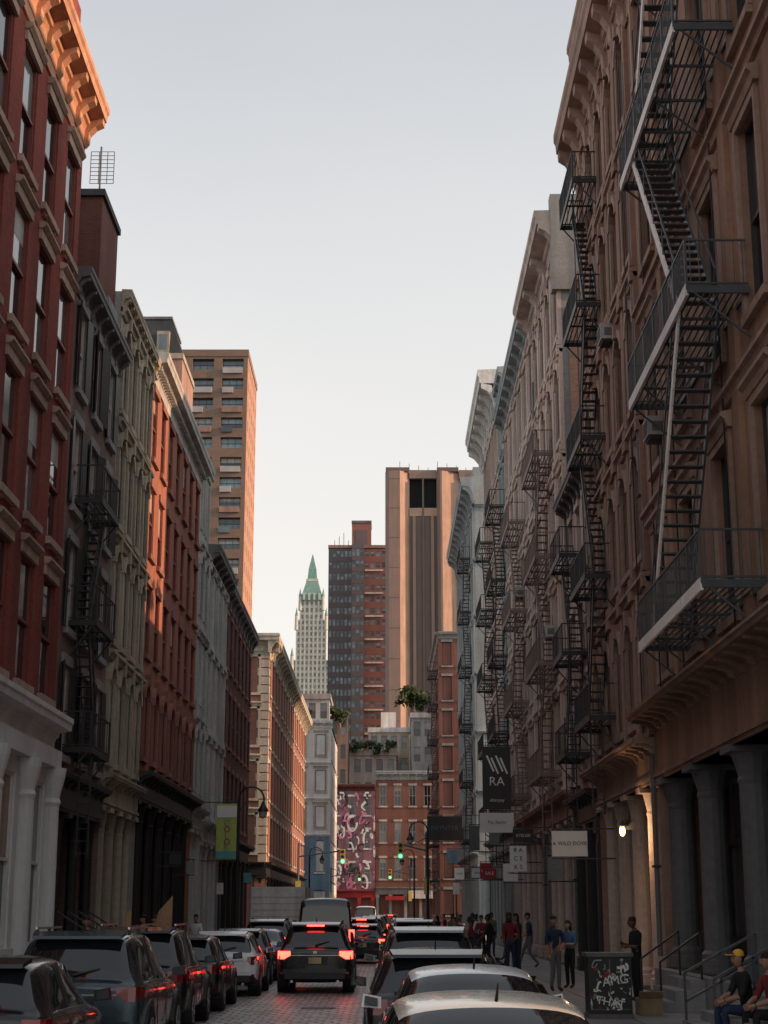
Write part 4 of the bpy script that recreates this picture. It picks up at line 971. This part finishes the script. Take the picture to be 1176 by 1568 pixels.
# ---------------------------------------------------------------- people
def figure(name,x,y,z,rot,pose='stand',top='cblack',bot='cnavy',skin='skin',hat=None,scale=1.0,longhair=False):
    J={'pel':(0,0,.95),'spi':(0,-.01,1.13),'che':(0,0,1.33),'nek':(0,.0,1.48),'hdb':(0,.02,1.56)}
    for sg,k in ((-1,'L'),(1,'R')):
        J['sh'+k]=(sg*.17,0,1.41); J['el'+k]=(sg*.205,-.03,1.13); J['wr'+k]=(sg*.19,.06,.88)
        J['hi'+k]=(sg*.085,0,.9); J['kn'+k]=(sg*.09,.02,.5); J['an'+k]=(sg*.09,-.01,.09); J['to'+k]=(sg*.11,.15,.035)
    if pose=='walk':
        J.update(knR=(.09,.2,.53),anR=(.09,.32,.12),toR=(.1,.47,.07),knL=(-.09,.02,.5),anL=(-.09,-.28,.14),toL=(-.1,-.16,.035),elL=(-.21,.08,1.15),wrL=(-.18,.28,.98),elR=(.21,-.13,1.15),wrR=(.2,-.12,.9))
    if pose=='phone':
        J.update(elR=(.21,.02,1.14),wrR=(.09,.24,1.2),elL=(-.21,.02,1.14),wrL=(-.08,.22,1.15),hdb=(0,.05,1.55))
    if pose=='lean':
        J.update(knR=(.1,.1,.52),anR=(.1,-.04,.12),toR=(.11,.1,.035),elL=(-.25,-.02,1.14),wrL=(-.12,.12,1.0),che=(.03,.0,1.33),nek=(.04,.01,1.48),hdb=(.045,.03,1.56))
    if pose=='sit':
        dz=-.45
        for k in ('pel','spi','che','nek','hdb','shL','shR'): J[k]=(J[k][0],J[k][1]+ (0.02 if k=='pel' else .1 if k!='spi' else .05),J[k][2]+dz)
        for sg,k in ((-1,'L'),(1,'R')):
            J['hi'+k]=(sg*.1,.05,.47); J['kn'+k]=(sg*.15,.45,.5); J['an'+k]=(sg*.14,.42,.09); J['to'+k]=(sg*.15,.58,.035)
            J['el'+k]=(sg*.24,.2,.7); J['wr'+k]=(sg*.1,.42,.62)
    rad=dict(pel=.125,spi=.115,che=.14,nek=.058,hdb=.06,sh=.072,el=.052,wr=.034,hi=.092,kn=.064,an=.048,to=.042)
    names=['pel']+[k for k in J if k!='pel']; idx={k:i for i,k in enumerate(names)}
    E=[('pel','spi'),('spi','che'),('che','nek'),('nek','hdb')]
    for k in 'LR': E+=[('che','sh'+k),('sh'+k,'el'+k),('el'+k,'wr'+k),('pel','hi'+k),('hi'+k,'kn'+k),('kn'+k,'an'+k),('an'+k,'to'+k)]
    me=bpy.data.meshes.new('tmp'); me.from_pydata([J[k] for k in names],[(idx[a],idx[b_]) for a,b_ in E],[])
    ob=bpy.data.objects.new('tmp',me); scn.collection.objects.link(ob)
    sk=ob.modifiers.new('skin','SKIN'); sk.use_smooth_shade=True
    if not me.skin_vertices:
        bm=bmesh.new(); bm.from_mesh(me); bm.verts.layers.skin.verify(); bm.to_mesh(me); bm.free()
    sv=me.skin_vertices[0].data
    for k in names:
        r=rad.get(k,rad.get(k[:2],.05)); sv[idx[k]].radius=(r,r*.85 if k in('che','spi','pel') else r); sv[idx[k]].use_root=(k=='pel')
    ss=ob.modifiers.new('s','SUBSURF'); ss.levels=1; ss.render_levels=1
    bpy.context.view_layer.update(); dg=bpy.context.evaluated_depsgraph_get()
    bmsh=bpy.data.meshes.new_from_object(ob.evaluated_get(dg)); bpy.data.objects.remove(ob)
    bmsh.name='body'; bmsh.materials.clear()
    for m_ in (top,bot,skin,'black'): bmsh.materials.append(M[m_])
    segs=[(Vector(J[a]),Vector(J[b_]),a,b_) for a,b_ in E]
    for p in bmsh.polygons:
        c=p.center; best=None
        for a,b_,na,nb in segs:
            t=max(0,min(1,(c-a).dot(b_-a)/(b_-a).length_squared)); d=(c-(a+(b_-a)*t)).length
            if best is None or d<best[0]: best=(d,na,nb,t)
        na,nb,t=best[1:]
        mi=0
        if nb[:2] in('hi','kn','an'): mi=1
        if nb[:2]=='to': mi=3
        if nb=='hdb' or (nb[:2]=='wr' and t>.15): mi=2
        if na=='pel' and nb=='spi' and t<.25: mi=1
        p.material_index=mi; p.use_smooth=True
    body=bpy.data.objects.new('body',bmsh); scn.collection.objects.link(body)
    b=Obj(name); hb=Vector(J['hdb']); hc=hb+Vector((0,.025,.1))
    bm=bmesh.new(); bmesh.ops.create_uvsphere(bm,u_segments=16,v_segments=12,radius=1)
    for v in bm.verts:
        x_,y_,z_=v.co; jaw=1-.25*max(0,-z_); v.co=(x_*.075*jaw,y_*.095*(1-.1*max(0,-z_)),z_*.12)
        if y_>.8 and abs(x_)<.25 and -.35<z_<.1: v.co.y+=.02
        v.co+=hc
    hm=bpy.data.meshes.new('head'); bm.to_mesh(hm); bm.free(); hm.materials.append(M[skin]); hm.materials.append(M['hair'])
    for p in hm.polygons:
        q=p.center-hc; p.use_smooth=True
        if q.z>.045 or (q.y<-.02 and q.z>-.06): p.material_index=1
    head=bpy.data.objects.new('head',hm); scn.collection.objects.link(head)
    for sg in (-1,1):
        b.box('eyes','black',hc.x+sg*.03-.011,hc.x+sg*.03+.011,hc.y+.078,hc.y+.09,hc.z+.003,hc.z+.014)
        b.box('ears',skin,hc.x+sg*.077-.01,hc.x+sg*.077+.01,hc.y-.015,hc.y+.015,hc.z-.03,hc.z+.025)
    b.box('mouth','redp',hc.x-.02,hc.x+.02,hc.y+.07,hc.y+.083,hc.z-.062,hc.z-.054)
    b.lathe('hair',hat or 'hair',hc.x,hc.y-.012,[(.084,hc.z+.035),(.086,hc.z+.06),(.076,hc.z+.1),(.05,hc.z+.125),(.01,hc.z+.135)],14)
    if hat: b.box('cap_brim',hat,hc.x-.07,hc.x+.07,hc.y+.06,hc.y+.17,hc.z+.045,hc.z+.06)
    if longhair: b.hexa('hair','hair',[(-.07,hc.y-.11,hc.z-.2),(.07,hc.y-.11,hc.z-.2),(.08,hc.y-.04,hc.z-.18),(-.08,hc.y-.04,hc.z-.18),(-.08,hc.y-.09,hc.z+.06),(.08,hc.y-.09,hc.z+.06),(.08,hc.y,hc.z+.06),(-.08,hc.y,hc.z+.06)])
    for k,sg in (('L',-1),('R',1)):
        e=Vector(J['el'+k]); w_=Vector(J['wr'+k]); d=(w_-e).normalized(); sd=d.cross(Vector((1,0,0))).normalized()
        p1=w_+d*.09; b.cyl('hands',skin,w_,p1,.026,.034,8)
        for q,l in enumerate((.06,.075,.08,.07)):
            o=p1-d*.01+sd*(q-1.5)*.019; m1=o+d*l*.5; m2=m1+(d*.8+Vector((-sg*.6,0,0))).normalized()*l*.5
            b.cyl('hands',skin,o,m1,.009,.008,6); b.cyl('hands',skin,m1,m2,.008,.006,6)
        o=w_+d*.03+sd*.025; b.cyl('hands',skin,o,o+(d+sd*.8).normalized()*.06,.011,.008,6)
    ee=b.finish(loc=(x,y,z),rotz=rot,extra=[body,head]); ee.scale=(scale,)*3
pi=math.pi
figure('pedestrian',5.45,35.2,.12,pi*.6,'phone','cblack','cblack','skind')
figure('pedestrian',4.15,39.5,.12,pi*1.1,'lean','cnavy','cgrey','skin')
figure('pedestrian',4.7,41.2,.12,pi*.75,'phone','cblue','cblack','skin',longhair=True,scale=.94)
R3=random.Random(21)
for (x,y) in ((3.9,50),(4.2,50.9),(3.5,54),(5.0,56),(4.4,57.2),(3.2,60),(3.7,61.5),(4.9,63),(2.9,66),(3.9,68),(4.6,69.5),(3.1,73),(3.6,77),(4.4,80),(2.8,84),(3.4,91),(4.2,93)):
    figure('pedestrian',x,y,.12,R3.choice((0,pi,pi,pi*.5,pi*1.3))+R3.uniform(-.4,.4),R3.choice(('walk','walk','stand','lean','phone')),R3.choice(('cblack','cblack','cnavy','cgrey','cwhite','cred','colive')),R3.choice(('cblack','cnavy','cnavy','cgrey')),R3.choice(('skin','skind')),longhair=R3.random()<.4,scale=R3.uniform(.92,1.04))
figure('pedestrian',-6.3,44.5,.12,pi,'stand','cgrey','cblack','skin'); figure('pedestrian',-6.8,46,.12,pi*.7,'walk','cblack','cnavy','skin'); figure('pedestrian',-6.5,56,.12,pi,'walk','cwhite','cnavy','skin'); figure('pedestrian',-6.6,36.0,.12,pi,'stand','cblack','cnavy','skin')
figure('seated_person',5.35,24.0,.12,pi*.55,'sit','cblack','cnavy','skin',hat='cyellow'); figure('seated_person',5.5,22.9,.12,pi*.6,'sit','cred','cblack','skin')
b=Obj('stone_bench'); b.box('seat','greyst',5.0,5.75,22.4,24.35,.4,.5); b.box('legs','greyst',5.05,5.7,22.6,22.8,.12,.4); b.box('legs','greyst',5.05,5.7,24,24.2,.12,.4); b.finish()

# ---------------------------------------------------------------- sky + sun
EL=math.radians(17); AZ=math.radians(97)
w=bpy.data.worlds.new('World'); scn.world=w; w.use_nodes=True; nt=w.node_tree
bg=nt.nodes['Background']; sky=nt.nodes.new('ShaderNodeTexSky'); sky.sky_type='NISHITA'; sky.sun_disc=False
sky.sun_elevation=EL; sky.sun_rotation=AZ; sky.dust_density=3; sky.air_density=1.2; sky.ozone_density=1
hs=nt.nodes.new('ShaderNodeHueSaturation'); hs.inputs['Saturation'].default_value=.42; hs.inputs['Value'].default_value=1.75
nt.links.new(sky.outputs[0],hs.inputs['Color'])
tc=nt.nodes.new('ShaderNodeTexCoord'); sp=nt.nodes.new('ShaderNodeSeparateXYZ'); nt.links.new(tc.outputs['Generated'],sp.inputs[0])
mr=nt.nodes.new('ShaderNodeMapRange'); mr.inputs['From Min'].default_value=.14; mr.inputs['From Max'].default_value=.64; mr.inputs['To Min'].default_value=.95; mr.inputs['To Max'].default_value=.15
nt.links.new(sp.outputs[2],mr.inputs['Value'])
nz=nt.nodes.new('ShaderNodeTexNoise'); nz.inputs['Scale'].default_value=1.6; nz.inputs['Detail'].default_value=4
mp=nt.nodes.new('ShaderNodeMapping'); mp.inputs['Scale'].default_value=(1,1,3); nt.links.new(tc.outputs['Generated'],mp.inputs[0]); nt.links.new(mp.outputs[0],nz.inputs['Vector'])
mm=nt.nodes.new('ShaderNodeMath'); mm.operation='MULTIPLY_ADD'; mm.inputs[1].default_value=.4; nt.links.new(nz.outputs['Fac'],mm.inputs[0]); 
ad=nt.nodes.new('ShaderNodeMath'); ad.operation='SUBTRACT'; nt.links.new(mr.outputs[0],ad.inputs[0]); ad.inputs[1].default_value=.2; nt.links.new(ad.outputs[0],mm.inputs[2])
mx=nt.nodes.new('ShaderNodeMixRGB'); mx.use_clamp=False
nt.links.new(mm.outputs[0],mx.inputs[0]); nt.links.new(hs.outputs[0],mx.inputs[1]); mx.inputs[2].default_value=(6.4,6.15,5.85,1)
nt.links.new(mx.outputs[0],bg.inputs[0]); bg.inputs[1].default_value=.15
S=bpy.data.lights.new('sun','SUN'); S.energy=5.0; S.angle=math.radians(.6); S.color=(1,.56,.32)
so=bpy.data.objects.new('sun',S); scn.collection.objects.link(so)
d=Vector((math.sin(AZ)*math.cos(EL),math.cos(AZ)*math.cos(EL),math.sin(EL)))
so.rotation_euler=(-d).to_track_quat('-Z','Y').to_euler(); so.location=(60,-30,60)
cd=bpy.data.cameras.new('camera'); cam=bpy.data.objects.new('camera',cd); scn.collection.objects.link(cam)
cd.sensor_fit='VERTICAL'; cd.sensor_height=36; cd.lens=55.1; cd.clip_end=6000; cd.clip_start=.1
cam.location=(0,0,2.0); cam.rotation_euler=(math.radians(90+14.3),0,0); scn.camera=cam
